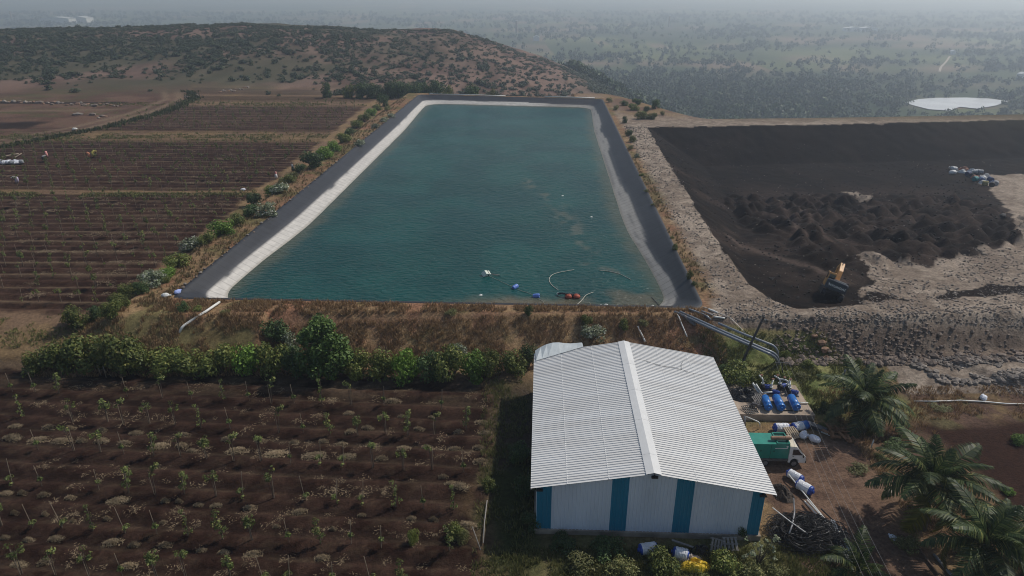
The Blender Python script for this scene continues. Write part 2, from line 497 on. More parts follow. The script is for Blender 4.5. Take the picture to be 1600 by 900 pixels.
    c = mixc(c, mixc(np.broadcast_to(C_(.13, .088, .06), c.shape), DRY * .8, sm(.4, .6, n2)), ed)
    # gravel berm and platform on the right
    gv = ((X > 20) & (Z > 1.0) & (Y > 56.5) & (Y < 262)) | ((X > 36) & (Y > 53) & (Y < 66))
    gv = gv.astype(float) * sm(.4, 1.6, dout + (n2 - .5)) * sm(230, 200, Y)
    gv = np.where((Y < 61) & (gr > .3) & (X < 33), 0, gv)
    gc = mixc(np.broadcast_to(GRAV2, c.shape), GRAV, sm(.36, .62, n1 * .35 + n2 * .65))
    gc = gc * (.62 + .75 * n4)[..., None]
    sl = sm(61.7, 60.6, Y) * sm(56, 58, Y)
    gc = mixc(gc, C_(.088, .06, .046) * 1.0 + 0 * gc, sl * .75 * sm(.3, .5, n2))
    c = mixc(c, gc, gv)
    gs = sm(3.2, 1.0, dout + 1.2 * (n1 - .5)) * sm(.3, .8, dout) * (X > 15) * (Y > 66)
    c = mixc(c, g, gs)
    kn = sm(168, 190, Y) * sm(24, 32, X) * sm(262, 235, Y) * (dout > 2.5)
    c = mixc(c, mixc(np.broadcast_to(C_(.15, .095, .066), c.shape), DRY, sm(.45, .6, n1)), kn)
    # black soil in the pit
    ip = pip(wx * .35 + X * .65, wy * .35 + Y * .65, PIT)
    bk = mixc(np.broadcast_to(BLK, c.shape), BLK2, sm(.36, .66, n2 * .6 + n4 * .4))
    bk = mixc(bk, C_(.034, .023, .018), sm(.46, .66, n1) * .8)
    bk = mixc(bk, C_(.055, .038, .03), sm(.5, .68, fbm(X * .28, Y * .28, 137)) * .5 * sm(36, 44, X) * sm(70, 80, Y) * sm(132, 120, Y))
    bk = mixc(bk, C_(.0065, .0046, .0036), sm(128, 140, Y) * .7)
    for pl, wd in (([(48, 118), (46.5, 108), (42, 96), (44.5, 88)], .5), ([(50.5, 118), (49, 108), (44.8, 97), (47, 87)], .5), ([(31, 92), (36, 78), (38, 72)], .8)):
        bk = mixc(bk, C_(.10, .072, .058), np.exp(-(dist_pl(X, Y, pl) / wd) ** 2) * .7)
    c = mixc(c, bk, ip.astype(float))
    bg = pip(wx, wy, BEIGE) & ip
    gc2 = mixc(np.broadcast_to(GRAV2 * 1.0, c.shape), GRAV * 1.0, sm(.36, .62, n1 * .5 + n2 * .5)) * (.7 + .6 * n4)[..., None]
    c = mixc(c, gc2, bg.astype(float))
    for q in BLOTS: c = mixc(c, BLK2 * .8, pip(wx, wy, q).astype(float))
    for q in PALE: c = mixc(c, GRAV * .8, pip(wx, wy, q).astype(float))
    # hill and plain
    hl = sm(225, 268, Y)
    hl = np.maximum(hl, sm(168, 190, Y) * sm(45, 55, X))
    hc = mixc(np.broadcast_to(C_(.10, .062, .047), c.shape), C_(.18, .118, .09), sm(.35, .65, fbm(X * .12, Y * .06, 120)))
    hc = mixc(hc, C_(.05, .058, .03), sm(.36, .56, fbm(X * .02, Y * .02, 121)) * .75 * sm(10, -90, X))
    hc = mixc(hc, C_(.05, .06, .028), sm(20, 70, X) * .8)
    c = mixc(c, hc, hl)
    pn = sm(440, 640, Y); pn = np.maximum(pn, sm(60, 140, X) * sm(170, 300, Y))
    cell = _hash(np.floor((X + 40 * fbm(X * .004, Y * .004, 124)) / 90).astype(np.int64), np.floor((Y + .25 * X) / 70).astype(np.int64), 9)
    pc = mixc(np.broadcast_to(C_(.06, .078, .03), c.shape), C_(.135, .15, .058), sm(.3, .7, cell))
    pc = mixc(pc, C_(.21, .145, .10), sm(.74, .82, cell) * .9)
    pc = mixc(pc, C_(.038, .056, .022), sm(.46, .6, fbm(X * .006, Y * .006, 125)) * .8)
    wd = sm(1000, 640, Y + 180 * (fbm(X * .006, Y * .006, 180) - .5) * 2) * sm(.62, .45, X / np.maximum(Y, 1))
    pc = mixc(pc, C_(.022, .042, .017), wd * .85)
    c = mixc(c, pc, pn)
    return np.clip(c, .004, .8)

def Gp(lst): return [tuple(G(*q)[:2]) for q in lst]
BEIGE = Gp([(1345, 478), (1338, 462), (1362, 440), (1352, 415), (1328, 402), (1342, 399), (1400, 411), (1455, 416), (1500, 397), (1540, 388), (1592, 382), (1578, 330), (1556, 310), (1530, 288), (1545, 274), (1600, 272)]) + [(150, 122), (150, 66)]
BLOTS = [Gp([(1340, 467), (1372, 458), (1410, 468), (1380, 474), (1345, 473)]), Gp([(1450, 462), (1500, 452), (1560, 447), (1640, 448), (1640, 460), (1560, 462), (1480, 468)])]
PALE = [Gp([(1322, 300), (1345, 300), (1366, 308), (1362, 314), (1340, 310)])]
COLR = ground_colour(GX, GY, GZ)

def ground_mat():
    m = bpy.data.materials.new('ground'); t, N, L = nt(m)
    o = N.new('ShaderNodeOutputMaterial'); b = N.new('ShaderNodeBsdfPrincipled'); L.new(b.outputs[0], o.inputs[0])
    b.inputs['Roughness'].default_value = .95; b.inputs['Specular IOR Level'].default_value = .1
    a = N.new('ShaderNodeVertexColor'); a.layer_name = 'Col'
    tc = N.new('ShaderNodeTexCoord')
    n1 = N.new('ShaderNodeTexNoise'); n1.inputs['Scale'].default_value = 3.2; n1.inputs['Detail'].default_value = 8; n1.inputs['Roughness'].default_value = .75
    L.new(tc.outputs['Object'], n1.inputs['Vector'])
    r = N.new('ShaderNodeMapRange'); r.inputs[1].default_value = .3; r.inputs[2].default_value = .7; r.inputs[3].default_value = .45; r.inputs[4].default_value = 1.55
    L.new(n1.outputs[0], r.inputs[0])
    h = N.new('ShaderNodeHueSaturation'); L.new(a.outputs[0], h.inputs['Color']); L.new(r.outputs[0], h.inputs['Value'])
    L.new(h.outputs[0], b.inputs['Base Color'])
    n2 = N.new('ShaderNodeTexNoise'); n2.inputs['Scale'].default_value = 4.5; n2.inputs['Detail'].default_value = 7; n2.inputs['Roughness'].default_value = .7
    L.new(tc.outputs['Object'], n2.inputs['Vector'])
    bp = N.new('ShaderNodeBump'); bp.inputs['Strength'].default_value = .9; bp.inputs['Distance'].default_value = .16
    L.new(n2.outputs[0], bp.inputs['Height']); L.new(bp.outputs[0], b.inputs['Normal'])
    return m
GM = ground_mat()
ny, nx = GX.shape
Iv = np.arange(nx * ny).reshape(ny, nx)
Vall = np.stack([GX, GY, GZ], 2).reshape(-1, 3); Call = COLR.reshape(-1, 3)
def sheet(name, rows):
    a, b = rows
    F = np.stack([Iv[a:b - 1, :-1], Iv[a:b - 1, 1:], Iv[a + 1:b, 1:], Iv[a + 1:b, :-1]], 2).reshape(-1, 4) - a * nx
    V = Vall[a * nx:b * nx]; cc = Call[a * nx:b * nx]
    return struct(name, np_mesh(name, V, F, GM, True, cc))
r1 = int(np.searchsorted(ys, 262)) + 1; r2 = int(np.searchsorted(ys, 620)) + 1
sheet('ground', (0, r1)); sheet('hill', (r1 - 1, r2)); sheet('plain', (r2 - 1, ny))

# ------------------------------------------------------------------ pond liner and water
def ring(inset, rc, z, per=150, cor=14):
    pts = []
    for i in range(4):
        p0, p1, p2 = [Vector((*RIM[k % 4], 0)) for k in (i + 3, i, i + 1)]
        d0 = (p1 - p0).normalized(); d1 = (p2 - p1).normalized()
        n0 = Vector((-d0.y, d0.x, 0)); n1 = Vector((-d1.y, d1.x, 0))
        den = 1 + n0.dot(n1)
        c = p1 + (n0 + n1) / den * (inset + rc)
        a0 = math.atan2(-n0.y, -n0.x); a1 = math.atan2(-n1.y, -n1.x)
        while a1 < a0: a1 += 2 * math.pi
        for k in range(cor + 1):
            q = a0 + (a1 - a0) * k / cor
            pts.append((c.x + rc * math.cos(q), c.y + rc * math.sin(q), z))
    out = []
    m = len(pts)
    for i in range(m):
        p = Vector(pts[i]); q = Vector(pts[(i + 1) % m]); out.append(p)
        if i % (cor + 1) == cor:
            for k in range(1, per): out.append(p.lerp(q, k / per))
    return out
lv = []
cols = []
prof = [(-.7, 3.78), (-.25, 4.03), (.05, 4.06)] + [(k * .35, 4.04 - k * .35 * SL) for k in range(1, 24)]
for ins, z in prof:
    ri = ring(ins, 1.6 + max(0, ins) * .75, z)
    lv.append(ri)
m_ = len(lv[0])
LV = np.array([[p[:] for p in r] for r in lv])
j = np.arange(m_)
X, Y = LV[..., 0], LV[..., 1]
LV[..., 2] += .05 * (fbm(X * .3, Y * .3, 61) - .5)
Zl = LV[..., 2]
# the banks are steeper towards both ends and along the near side
wq = np.clip(np.array([p[0] for p in prof]) / 4.6, 0, 2)[:, None]
fx_ = 1.8 * sm(100, 72, Y) + 1.1 * sm(165, 210, Y)
nearv = sm(84, 72, Y); 
LV[..., 0] = X + np.where(X < -5, -1, 1) * fx_ * wq * sm(8, 16, np.abs(X + 5))
LV[..., 1] = Y - 2.6 * wq * nearv
X, Y = LV[..., 0].copy(), LV[..., 1].copy()
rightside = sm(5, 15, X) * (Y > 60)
edge = np.where(X > 5, 2.78, 2.92) + .22 * (fbm(X * .16, Y * .16, 62) - .5) + .25 * np.sin(Y * .16 + fbm(X * .05, Y * .05, 63) * 6) * rightside * .6
silt = sm(edge + .03, edge - .05, Zl + .05 * (fbm(X * 1.5, Y * 1.5, 66) - .5))
lc = np.broadcast_to(C_(.028, .029, .034), X.shape + (3,)) * (.75 + .5 * fbm(X * .8, Y * .8, 64))[..., None]
lc = mixc(lc, C_(.075, .075, .08), sm(edge + .35, edge + .05, Zl) * .6)
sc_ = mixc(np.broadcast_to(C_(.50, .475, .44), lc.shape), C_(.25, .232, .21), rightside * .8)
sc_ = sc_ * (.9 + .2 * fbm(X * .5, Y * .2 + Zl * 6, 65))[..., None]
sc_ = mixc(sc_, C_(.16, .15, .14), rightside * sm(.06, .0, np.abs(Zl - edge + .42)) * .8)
lc = mixc(lc, sc_, silt)
lc = mixc(lc, C_(.2, .18, .13), sm(2.3, 2.1, Zl) * .6)
Fl = np.array([[(i * m_ + k), (i * m_ + (k + 1) % m_), ((i + 1) * m_ + (k + 1) % m_), ((i + 1) * m_ + k)] for i in range(len(prof) - 1) for k in range(m_)])
def liner_mat():
    m = bpy.data.materials.new('pond liner'); t, N, L = nt(m)
    o = N.new('ShaderNodeOutputMaterial'); b = N.new('ShaderNodeBsdfPrincipled'); L.new(b.outputs[0], o.inputs[0])
    b.inputs['Roughness'].default_value = .55; b.inputs['Specular IOR Level'].default_value = .35
    a = N.new('ShaderNodeVertexColor'); a.layer_name = 'Col'
    tc = N.new('ShaderNodeTexCoord'); n = N.new('ShaderNodeTexNoise'); n.inputs['Scale'].default_value = 1.2; n.inputs['Detail'].default_value = 7
    L.new(tc.outputs['Object'], n.inputs['Vector'])
    r = N.new('ShaderNodeMapRange'); r.inputs[1].default_value = .3; r.inputs[2].default_value = .7; r.inputs[3].default_value = .88; r.inputs[4].default_value = 1.12
    L.new(n.outputs[0], r.inputs[0])
    # welded seams every few metres along the bank
    w = N.new('ShaderNodeTexWave'); w.wave_type = 'BANDS'; w.bands_direction = 'Y'; w.inputs['Scale'].default_value = .22; w.inputs['Distortion'].default_value = .6
    L.new(tc.outputs['Object'], w.inputs['Vector'])
    p = N.new('ShaderNodeMapRange'); p.inputs[1].default_value = .96; p.inputs[2].default_value = 1.0; p.inputs[3].default_value = 1; p.inputs[4].default_value = .68
    L.new(w.outputs['Fac'], p.inputs[0])
    mu = N.new('ShaderNodeMath'); mu.operation = 'MULTIPLY'; L.new(r.outputs[0], mu.inputs[0]); L.new(p.outputs[0], mu.inputs[1])
    h = N.new('ShaderNodeHueSaturation'); L.new(a.outputs[0], h.inputs['Color']); L.new(mu.outputs[0], h.inputs['Value']); L.new(h.outputs[0], b.inputs['Base Color'])
    bp = N.new('ShaderNodeBump'); bp.inputs['Strength'].default_value = .25; bp.inputs['Distance'].default_value = .06
    L.new(n.outputs[0], bp.inputs['Height']); L.new(bp.outputs[0], b.inputs['Normal'])
    return m
struct('pond_liner', np_mesh('pond_liner', LV.reshape(-1, 3), Fl, liner_mat(), True, lc.reshape(-1, 3)))

wx_ = np.arange(-36, 27, .5); wy_ = np.concatenate([np.arange(65, 100, .4), np.arange(100, 219.5, .9)])
WX, WY = np.meshgrid(wx_, wy_)
def side_d(i, X, Y):
    (x1, y1), (x2, y2) = RIM[i], RIM[(i + 1) % 4]
    return ((x2 - x1) * (Y - y1) - (y2 - y1) * (X - x1)) / math.hypot(x2 - x1, y2 - y1)
ins_ = 4.6 - 1.8 * sm(100, 72, WY) - 1.1 * sm(165, 210, WY)
sdw = np.minimum(np.minimum(side_d(0, WX, WY) - 2.1, side_d(2, WX, WY) - 4.6), np.minimum(side_d(1, WX, WY), side_d(3, WX, WY)) - ins_)
nn = fbm(WX * .12, WY * .12, 71); n8 = fbm(WX * .5, WY * .5, 72)
wc = mixc(np.broadcast_to(C_(.003, .045, .044), WX.shape + (3,)), C_(.006, .064, .058), sm(.3, .7, nn))
shal = sm(3.0, .1, sdw + 2.2 * (n8 - .5))
wc = mixc(wc, C_(.075, .082, .055), shal * .75)
mud = sm(3.4, .6, np.hypot((WX - .5) / 4.2, (WY - 68.3) / 1.0) + (n8 - .5) * 2.0) * 1.0
wc = mixc(wc, C_(.125, .105, .068), mud)
mud2 = sm(2.0, .6, np.hypot((WX - 14.0) / 2.6, (WY - 69.5) / 2.0) + (n8 - .5) * 2.4) * .75
wc = mixc(wc, C_(.105, .092, .06), mud2)
scum = np.maximum(np.exp(-(dist_pl(WX, WY, [(2.5, 122), (6.5, 112), (7.2, 106), (9.0, 96), (10, 86)]) / 1.5) ** 2), 0) * sm(.52, .68, fbm(WX * .9, WY * .45, 74))
scum = np.maximum(scum, np.exp(-(dist_pl(WX, WY, [(9.2, 80.8), (12.6, 78.8), (13.8, 76)]) / .5) ** 2) * sm(.4, .6, n8))
wc = mixc(wc, C_(.13, .125, .095), scum * .55)
kx, ky = len(wx_), len(wy_); Iw = np.arange(kx * ky).reshape(ky, kx)
keep = sd_rim(WX, WY)[:-1, :-1] > 1.7
Fw = np.stack([Iw[:-1, :-1], Iw[:-1, 1:], Iw[1:, 1:], Iw[1:, :-1]], 2)[keep]
def water_mat():
    m = bpy.data.materials.new('water'); t, N, L = nt(m)
    o = N.new('ShaderNodeOutputMaterial'); b = N.new('ShaderNodeBsdfPrincipled'); L.new(b.outputs[0], o.inputs[0])
    b.inputs['Roughness'].default_value = .24; b.inputs['IOR'].default_value = 1.333; b.inputs['Specular IOR Level'].default_value = .33
    a = N.new('ShaderNodeVertexColor'); a.layer_name = 'Col'; L.new(a.outputs[0], b.inputs['Base Color'])
    tc = N.new('ShaderNodeTexCoord'); mp = N.new('ShaderNodeMapping'); mp.inputs['Scale'].default_value = (.75, 1.5, 1); mp.inputs['Rotation'].default_value = (0, 0, rad(-8))
    L.new(tc.outputs['Object'], mp.inputs[0])
    n = N.new('ShaderNodeTexNoise'); n.inputs['Scale'].default_value = 1.5; n.inputs['Detail'].default_value = 4; n.inputs['Distortion'].default_value = .4
    L.new(mp.outputs[0], n.inputs['Vector'])
    n2 = N.new('ShaderNodeTexNoise'); n2.inputs['Scale'].default_value = .08; n2.inputs['Detail'].default_value = 3; L.new(tc.outputs['Object'], n2.inputs['Vector'])
    r = N.new('ShaderNodeMapRange'); r.inputs[1].default_value = .3; r.inputs[2].default_value = .7; r.inputs[3].default_value = .5; r.inputs[4].default_value = 1.0
    L.new(n2.outputs[0], r.inputs[0])
    bp = N.new('ShaderNodeBump'); bp.inputs['Distance'].default_value = .36; L.new(r.outputs[0], bp.inputs['Strength'])
    L.new(n.outputs[0], bp.inputs['Height']); L.new(bp.outputs[0], b.inputs['Normal'])
    return m
struct('water', np_mesh('water', np.stack([WX, WY, np.full(WX.shape, ZW)], 2).reshape(-1, 3), Fw, water_mat(), True, wc.reshape(-1, 3)))

# a far pond and a far road on the plain
def flat_sheet(name, pts, m, lift=.15):
    mb = MB(); mb.add([(p[0], p[1], p[2] + lift) for p in pts], [tuple(range(len(pts)))])
    return struct(name, mb.mesh(name, m))
fp = [P(x, y, -59.2) for x, y in [(1411, 160), (1436, 155), (1462, 153), (1510, 152.5), (1545, 154), (1576, 158), (1556, 165), (1527, 170), (1500, 167), (1484, 173), (1452, 171), (1432, 166)]]
flat_sheet('far_pond', fp, mat('far pond water', (.62, .63, .64), .35, .1, .05, .3, .3))
rd = MB(); pr = [P(1468, 112, -59.2), P(1470, 105, -59.2), P(1478, 97, -59.2), P(1484, 88, -59.2)]
for i in range(4):
    rd.v += [tuple(pr[i] + Vector((-1.6, 0, .2))), tuple(pr[i] + Vector((1.6, 0, .2)))]
rd.f += [(0, 1, 3, 2), (2, 3, 5, 4), (4, 5, 7, 6)]
struct('road', rd.mesh('road', mat('dirt road', (.42, .36, .29), .9, .1)))

# ------------------------------------------------------------------ light, sky, haze
SUN_EL, SUN_AZ = 48.0, 61.0          # azimuth clockwise from +Y
sd_ = bpy.data.lights.new('sun', 'SUN'); sd_.energy = 3.25; sd_.angle = rad(.55); sd_.color = (1, .945, .86)
so_ = bpy.data.objects.new('sun', sd_); COL.objects.link(so_)
dv = Vector((math.sin(rad(SUN_AZ)) * math.cos(rad(SUN_EL)), math.cos(rad(SUN_AZ)) * math.cos(rad(SUN_EL)), math.sin(rad(SUN_EL))))
so_.rotation_euler = dv.to_track_quat('Z', 'Y').to_euler(); so_.location = (60, 40, 90)
wd_ = bpy.data.worlds.new('World'); scene.world = wd_; wd_.use_nodes = True
WN, WL = wd_.node_tree.nodes, wd_.node_tree.links; WN.clear()
wo = WN.new('ShaderNodeOutputWorld'); wb = WN.new('ShaderNodeBackground'); sk = WN.new('ShaderNodeTexSky')
sk.sky_type = 'NISHITA'; sk.sun_disc = False; sk.sun_elevation = rad(SUN_EL); sk.sun_rotation = rad(SUN_AZ); sk.air_density = 1.2; sk.dust_density = 1.3
wb.inputs['Strength'].default_value = .078
WL.new(sk.outputs[0], wb.inputs[0]); WL.new(wb.outputs[0], wo.inputs[0])

hz = MB().box((0, 6900, -13.5), (18400, 14300, 98))
hm_ = bpy.data.materials.new('haze'); t, N, L = nt(hm_)
o_ = N.new('ShaderNodeOutputMaterial'); pv = N.new('ShaderNodeVolumePrincipled')
pv.inputs['Color'].default_value = (.70, .80, .97, 1); pv.inputs['Absorption Color'].default_value = (.36, .46, .9, 1); pv.inputs['Density'].default_value = .00052; pv.inputs['Anisotropy'].default_value = .45
L.new(pv.outputs[0], o_.inputs['Volume'])
tag(link('haze', hz.mesh('haze', hm_)), None, None, None, 'stuff')

scene.view_settings.view_transform = 'Standard'; scene.view_settings.look = 'None'
scene.view_settings.exposure = -.08; scene.view_settings.gamma = 1
scene.cycles.volume_bounces = 1
scene.cycles.max_bounces = 6; scene.cycles.diffuse_bounces = 2; scene.cycles.glossy_bounces = 2; scene.cycles.transmission_bounces = 2
scene.cycles.use_denoising = True; scene.cycles.filter_width = 1.0; scene.cycles.denoising_input_passes = 'RGB_ALBEDO_NORMAL'; scene.cycles.denoising_prefilter = 'ACCURATE'
scene.cycles.sample_clamp_direct = 2.0; scene.cycles.sample_clamp_indirect = 2.0

# ================================================================== THE SHED
SA = rad(2.4)
def loc(px, py, z=0.0): return P(px, py, z)
white_sheet = M('white roof sheet', (.63, .62, .60), .5, .10, .3, 0, spec=.4, col2=(.72, .72, .71), stretch=(.5, 4, 1))
grey_sheet = M('grey white wall sheet', (.62, .66, .74), .5, .08, .5, 0, stretch=(1, 1, .3))
blue_sheet = M('blue wall sheet', (.012, .19, .31), .45, .1, .5, 0, stretch=(1, 1, .3))
concrete = M('concrete', (.30, .25, .20), .9, .3, 1.3, .4, 20)
flash = M('ridge flashing', (.66, .66, .65), .4, .05, 1.0, .25, 1.5)
darkm = M('dark metal', (.02, .02, .022), .5, .3, 5)

shed = thing('metal_shed', 'long metal shed with white ribbed gable roof and blue striped end wall', 'shed', (1.26, 35.88, 0), -SA)
LW, LL, ZE, ZRD = 15.93, 18.1, 4.0, 5.42
RX = 7.9
def roof_z(x): return ZE + (ZRD - ZE) * (x / RX if x < RX else (LW - x) / (LW - RX))
def ribbed(u0, u1, pitch, h, fn):
    """corrugated sheet: fn(u, lift) gives the two ends of a line across it"""
    mb = MB(); us = []
    n = int(round((u1 - u0) / pitch)); p = (u1 - u0) / n
    for i in range(n):
        b = u0 + i * p
        us += [(b, 0), (b + p * .62, 0), (b + p * .70, h), (b + p * .92, h)]
    us.append((u1, 0))
    for u, l in us:
        mb.v += list(fn(u, l))
    for i in range(len(us) - 1):
        mb.f.append((2 * i, 2 * i + 2, 2 * i + 3, 2 * i + 1))
    return mb
def slope_fn(xa, xb):
    return lambda u, l: ((xa, u, roof_z(xa) + l), (xb, u, roof_z(xb) + l))
link('roof', ribbed(0, LL, .25, .055, slope_fn(-.02, RX)).mesh('roof', white_sheet), parent=shed)
link('roof', ribbed(0, LL, .25, .055, slope_fn(LW, RX)).mesh('roof', white_sheet), parent=shed)
mb = MB()
segs = 9
for k in range(segs):
    y0, y1 = -.03 + k * (LL + .06) / segs, -.03 + (k + 1) * (LL + .06) / segs + (.12 if k < segs - 1 else 0)
    e = .008 * (k % 2)
    for sgn in (-1, 1):
        xo = RX + sgn * .5
        mb.add([(xo, y0, roof_z(xo) + .075 + e), (RX, y0, ZRD + .12 + e), (RX, y1, ZRD + .12 + e), (xo, y1, roof_z(xo) + .075 + e)], [(0, 1, 2, 3)])
        mb.add([(xo, y0, roof_z(xo) + .075 + e), (xo, y1, roof_z(xo) + .075 + e), (xo, y1, roof_z(xo) + .02), (xo, y0, roof_z(xo) + .02)], [(0, 1, 2, 3)])
link('ridge_cap', mb.mesh('ridge_cap', flash), parent=shed)
for sgn in (-1, 1):
    for fr0 in (.36, .70):
        xa = RX + sgn * RX * fr0; mb = MB()
        mb.box((xa, LL / 2, roof_z(xa) + .012), (.07, LL - .02, .012))
        link('lap_strip', mb.mesh('lap_strip', M('sheet lap', (.66, .66, .65), .6, .2, 2) if 'sheet lap' not in bpy.data.materials else bpy.data.materials['sheet lap']), parent=shed)
# walls
WX0, WX1, WY0, WY1 = .38, LW - .62, .28, LL - .3
zb = .36
def wall_fn_front(u, l): return ((u, WY0 - l, zb), (u, WY0 - l, roof_z(u) - .04))
fr_ = [0, .066, .33, .405, .612, .69, .945, 1]
for i in range(7):
    a, b = WX0 + fr_[i] * (WX1 - WX0), WX0 + fr_[i + 1] * (WX1 - WX0)
    blue = i % 2 == 0
    link('blue_panel' if blue else 'white_panel', ribbed(a, b, .24, .035, wall_fn_front).mesh('panel', blue_sheet if blue else grey_sheet), parent=shed)
link('side_wall', ribbed(WY0, WY1, .3, .035, lambda u, l: ((WX0 - l, u, zb), (WX0 - l, u, roof_z(WX0) - .06))).mesh('side_wall', grey_sheet), parent=shed)
link('side_wall', ribbed(WY0, WY1, .3, .035, lambda u, l: ((WX1 + l, u, zb), (WX1 + l, u, roof_z(WX1) - .06))).mesh('side_wall', grey_sheet), parent=shed)
link('back_wall', ribbed(WX0, WX1, .3, .035, lambda u, l: ((u, WY1 + l, zb), (u, WY1 + l, roof_z(u) - .06))).mesh('back_wall', grey_sheet), parent=shed)
mb = MB(); mb.box(((WX0 + WX1) / 2, (WY0 + WY1) / 2, .1), (WX1 - WX0 + .3, WY1 - WY0 + .3, .6))
link('plinth', mb.mesh('plinth', concrete), parent=shed)
for x in (.55, RX + .1, LW - .8):
    mb = MB().box((x, .16, roof_z(x) - .35), (.42, .2, .1)).box((x, .22, roof_z(x) - .28), (.08, .12, .12))
    link('flood_light', mb.mesh('flood_light', darkm), parent=shed)
for sgn, x in ((-1, .02), (1, LW - .04)):      # thin eave trims
    mb = MB().box((x + sgn * .03, LL / 2, roof_z(x) - .05), (.05, LL, .1))
    link('eave_trim', mb.mesh('eave_trim', flash), parent=shed)
# loose sheet curling up at the far left corner
mb = MB()
for i in range(9):
    q = i / 8
    xa = .05 + 4.2 * q
    zz = roof_z(xa) + .12
    lift = .75 * math.sin(min(1, q * 1.45) * math.pi * .8) * (1 - q * .55)
    mb.v += [(xa + .1, LL - 1.35 * (1 - q) - .05, zz), (xa, LL + .35 - .05 * q, zz + lift + .03)]
mb.f = [(2 * i, 2 * i + 2, 2 * i + 3, 2 * i + 1) for i in range(8)]
link('loose_sheet', mb.mesh('loose_sheet', M('loose sheet', (.62, .66, .66), .45, .08, 2)), parent=shed)
# black cable across the right slope
pts = [(RX + .6 + 6.2 * q, LL - 3.0 - .8 * q + .12 * math.sin(q * 14), roof_z(RX + .6 + 6.2 * q) + .085) for q in [k / 14 for k in range(15)]]
mb = MB().tube(pts, .012, 5); mb.tube([(RX + 4.5, LL - 3.5, roof_z(RX + 4.5) + .09), (RX + 4.65, LL - 2.6, roof_z(RX + 4.65) + .12), (RX + 4.9, LL - 2.0, roof_z(RX + 4.9) + .14)], .013, 5)
tag(link('cable', mb.mesh('cable', darkm), (1.26, 35.88, 0), -SA), 'thin black cable lying across the right slope of the white roof', 'cable')

# ================================================================== PUMP PAD
pad_o = Vector((18.55, 49.55, 0)); PADZ = .62
pad = MB(); pad.v = []
pad.box((3.7, 2.4, .05), (7.5, 4.9, 1.14))
tag(link('concrete_pad', pad.mesh('concrete_pad', M('pad concrete', (.36, .285, .22), .9, .25, .9, .3, 15)), pad_o, -.03), 'stained concrete slab beside the shed carrying the pumps and blue filters', 'slab')
blue = M('blue tank paint', (.02, .16, .50), .35, .15, 3, spec=.5)
dblue = M('dark blue paint', (.02, .06, .30), .4, .2, 3)
whiteP = M('white pvc', (.66, .66, .63), .4, .12, 4)
greyP = M('grey steel', (.22, .22, .23), .45, .3, 6, metal=.4)
blackP = M('black plastic', (.018, .018, .02), .5, .35, 4, .3, 8)
rust = M('rusty steel', (.17, .075, .045), .8, .35, 5, .3, 15)
wrap = M('white wrapping film', (.68, .69, .72), .35, .12, 3, .7, 6)
wood = M('weathered wood', (.36, .29, .21), .85, .25, 3, .3, 12, stretch=(1, 6, 1))
tyre = M('rubber', (.02, .02, .02), .8, .3, 5)

def tank(label, c, d, L, r, body_m, cap_m, name='filter_tank', group=None, film=None):
    """a lying filter tank with dished ends and a neck; c = middle, d = axis direction"""
    d = Vector(d).normalized()
    q = d.to_track_quat('Z', 'Y')
    t = thing(name, label, 'tank', c, group=group, rot=q.to_euler())
    h = L / 2
    body = MB().lathe([(r, -h + .16), (r * 1.0, h - .16)], None, 20)
    link('tank_body', body.mesh('tank_body', body_m, True), parent=t)
    for s in (-1, 1):
        pr = [(r * 1.03, h - .22), (r * 1.03, h - .14), (r * .93, h - .05), (r * .6, h), (r * .34, h + .01), (r * .34, h + .1), (r * .16, h + .1)]
        mb = MB().lathe([(a, s * b) for a, b in pr], None, 20)
        link('tank_end', mb.mesh('tank_end', cap_m, False), parent=t)
    if film is not None:
        rr = random.Random(hash(label) % 1000); pr = []
        n = 12
        for k in range(n + 1):
            z = -h * .78 + (film - .0) * 2 * h * .78 * k / n
            pr.append((r * (1.04 + .05 * rr.random()), z))
        mb = MB().lathe(pr, None, 16)
        for i, v in enumerate(mb.v):
            f = 1 + .04 * rr.uniform(-1, 1); mb.v[i] = (v[0] * f, v[1] * f, v[2])
        link('wrapping', mb.mesh('wrapping', wrap, False), parent=t)
    for k in (-.5, .5):
        mb = MB().box((0, 0, 0), (.1, .1, .1))
    return t
def pad_pt(px, py, h): return P(px, py, PADZ + h)
tk = [((1195, 621), (1201, 637), 'shorter blue filter tank on the concrete slab, nearest the shed'), ((1212.5, 620.5), (1221, 637), 'middle of the three blue filter tanks lying on the slab'), ((1236, 620.5), (1245, 637), 'blue filter tank on the slab farthest from the shed')]
for a, b, lab in tk:
    A, B = pad_pt(*a, .42), pad_pt(*b, .38)
    t_ = tank(lab, (A + B) / 2, B - A, (B - A).length + .15, .36 if 'shorter' not in lab else .33, blue, blue, group='blue filter tanks on the slab')
    for k in (-.35, .35):
        mb = MB().box((-.0, 0, 0), (.08, .62, .4)); 
        o = link('tank_foot', mb.mesh('tank_foot', greyP), parent=t_)
        q = (B - A).normalized(); w = (A + B) / 2 + q * k * (B - A).length - Vector((0, 0, .38))
        o.matrix_parent_inverse = Matrix(); 
        o.matrix_local = (Matrix.Translation((A + B) / 2) @ q.to_track_quat('Z', 'Y').to_matrix().to_4x4()).inverted() @ Matrix.Translation(w) @ Matrix.Rotation(math.atan2(q.y, q.x), 4, 'Z')
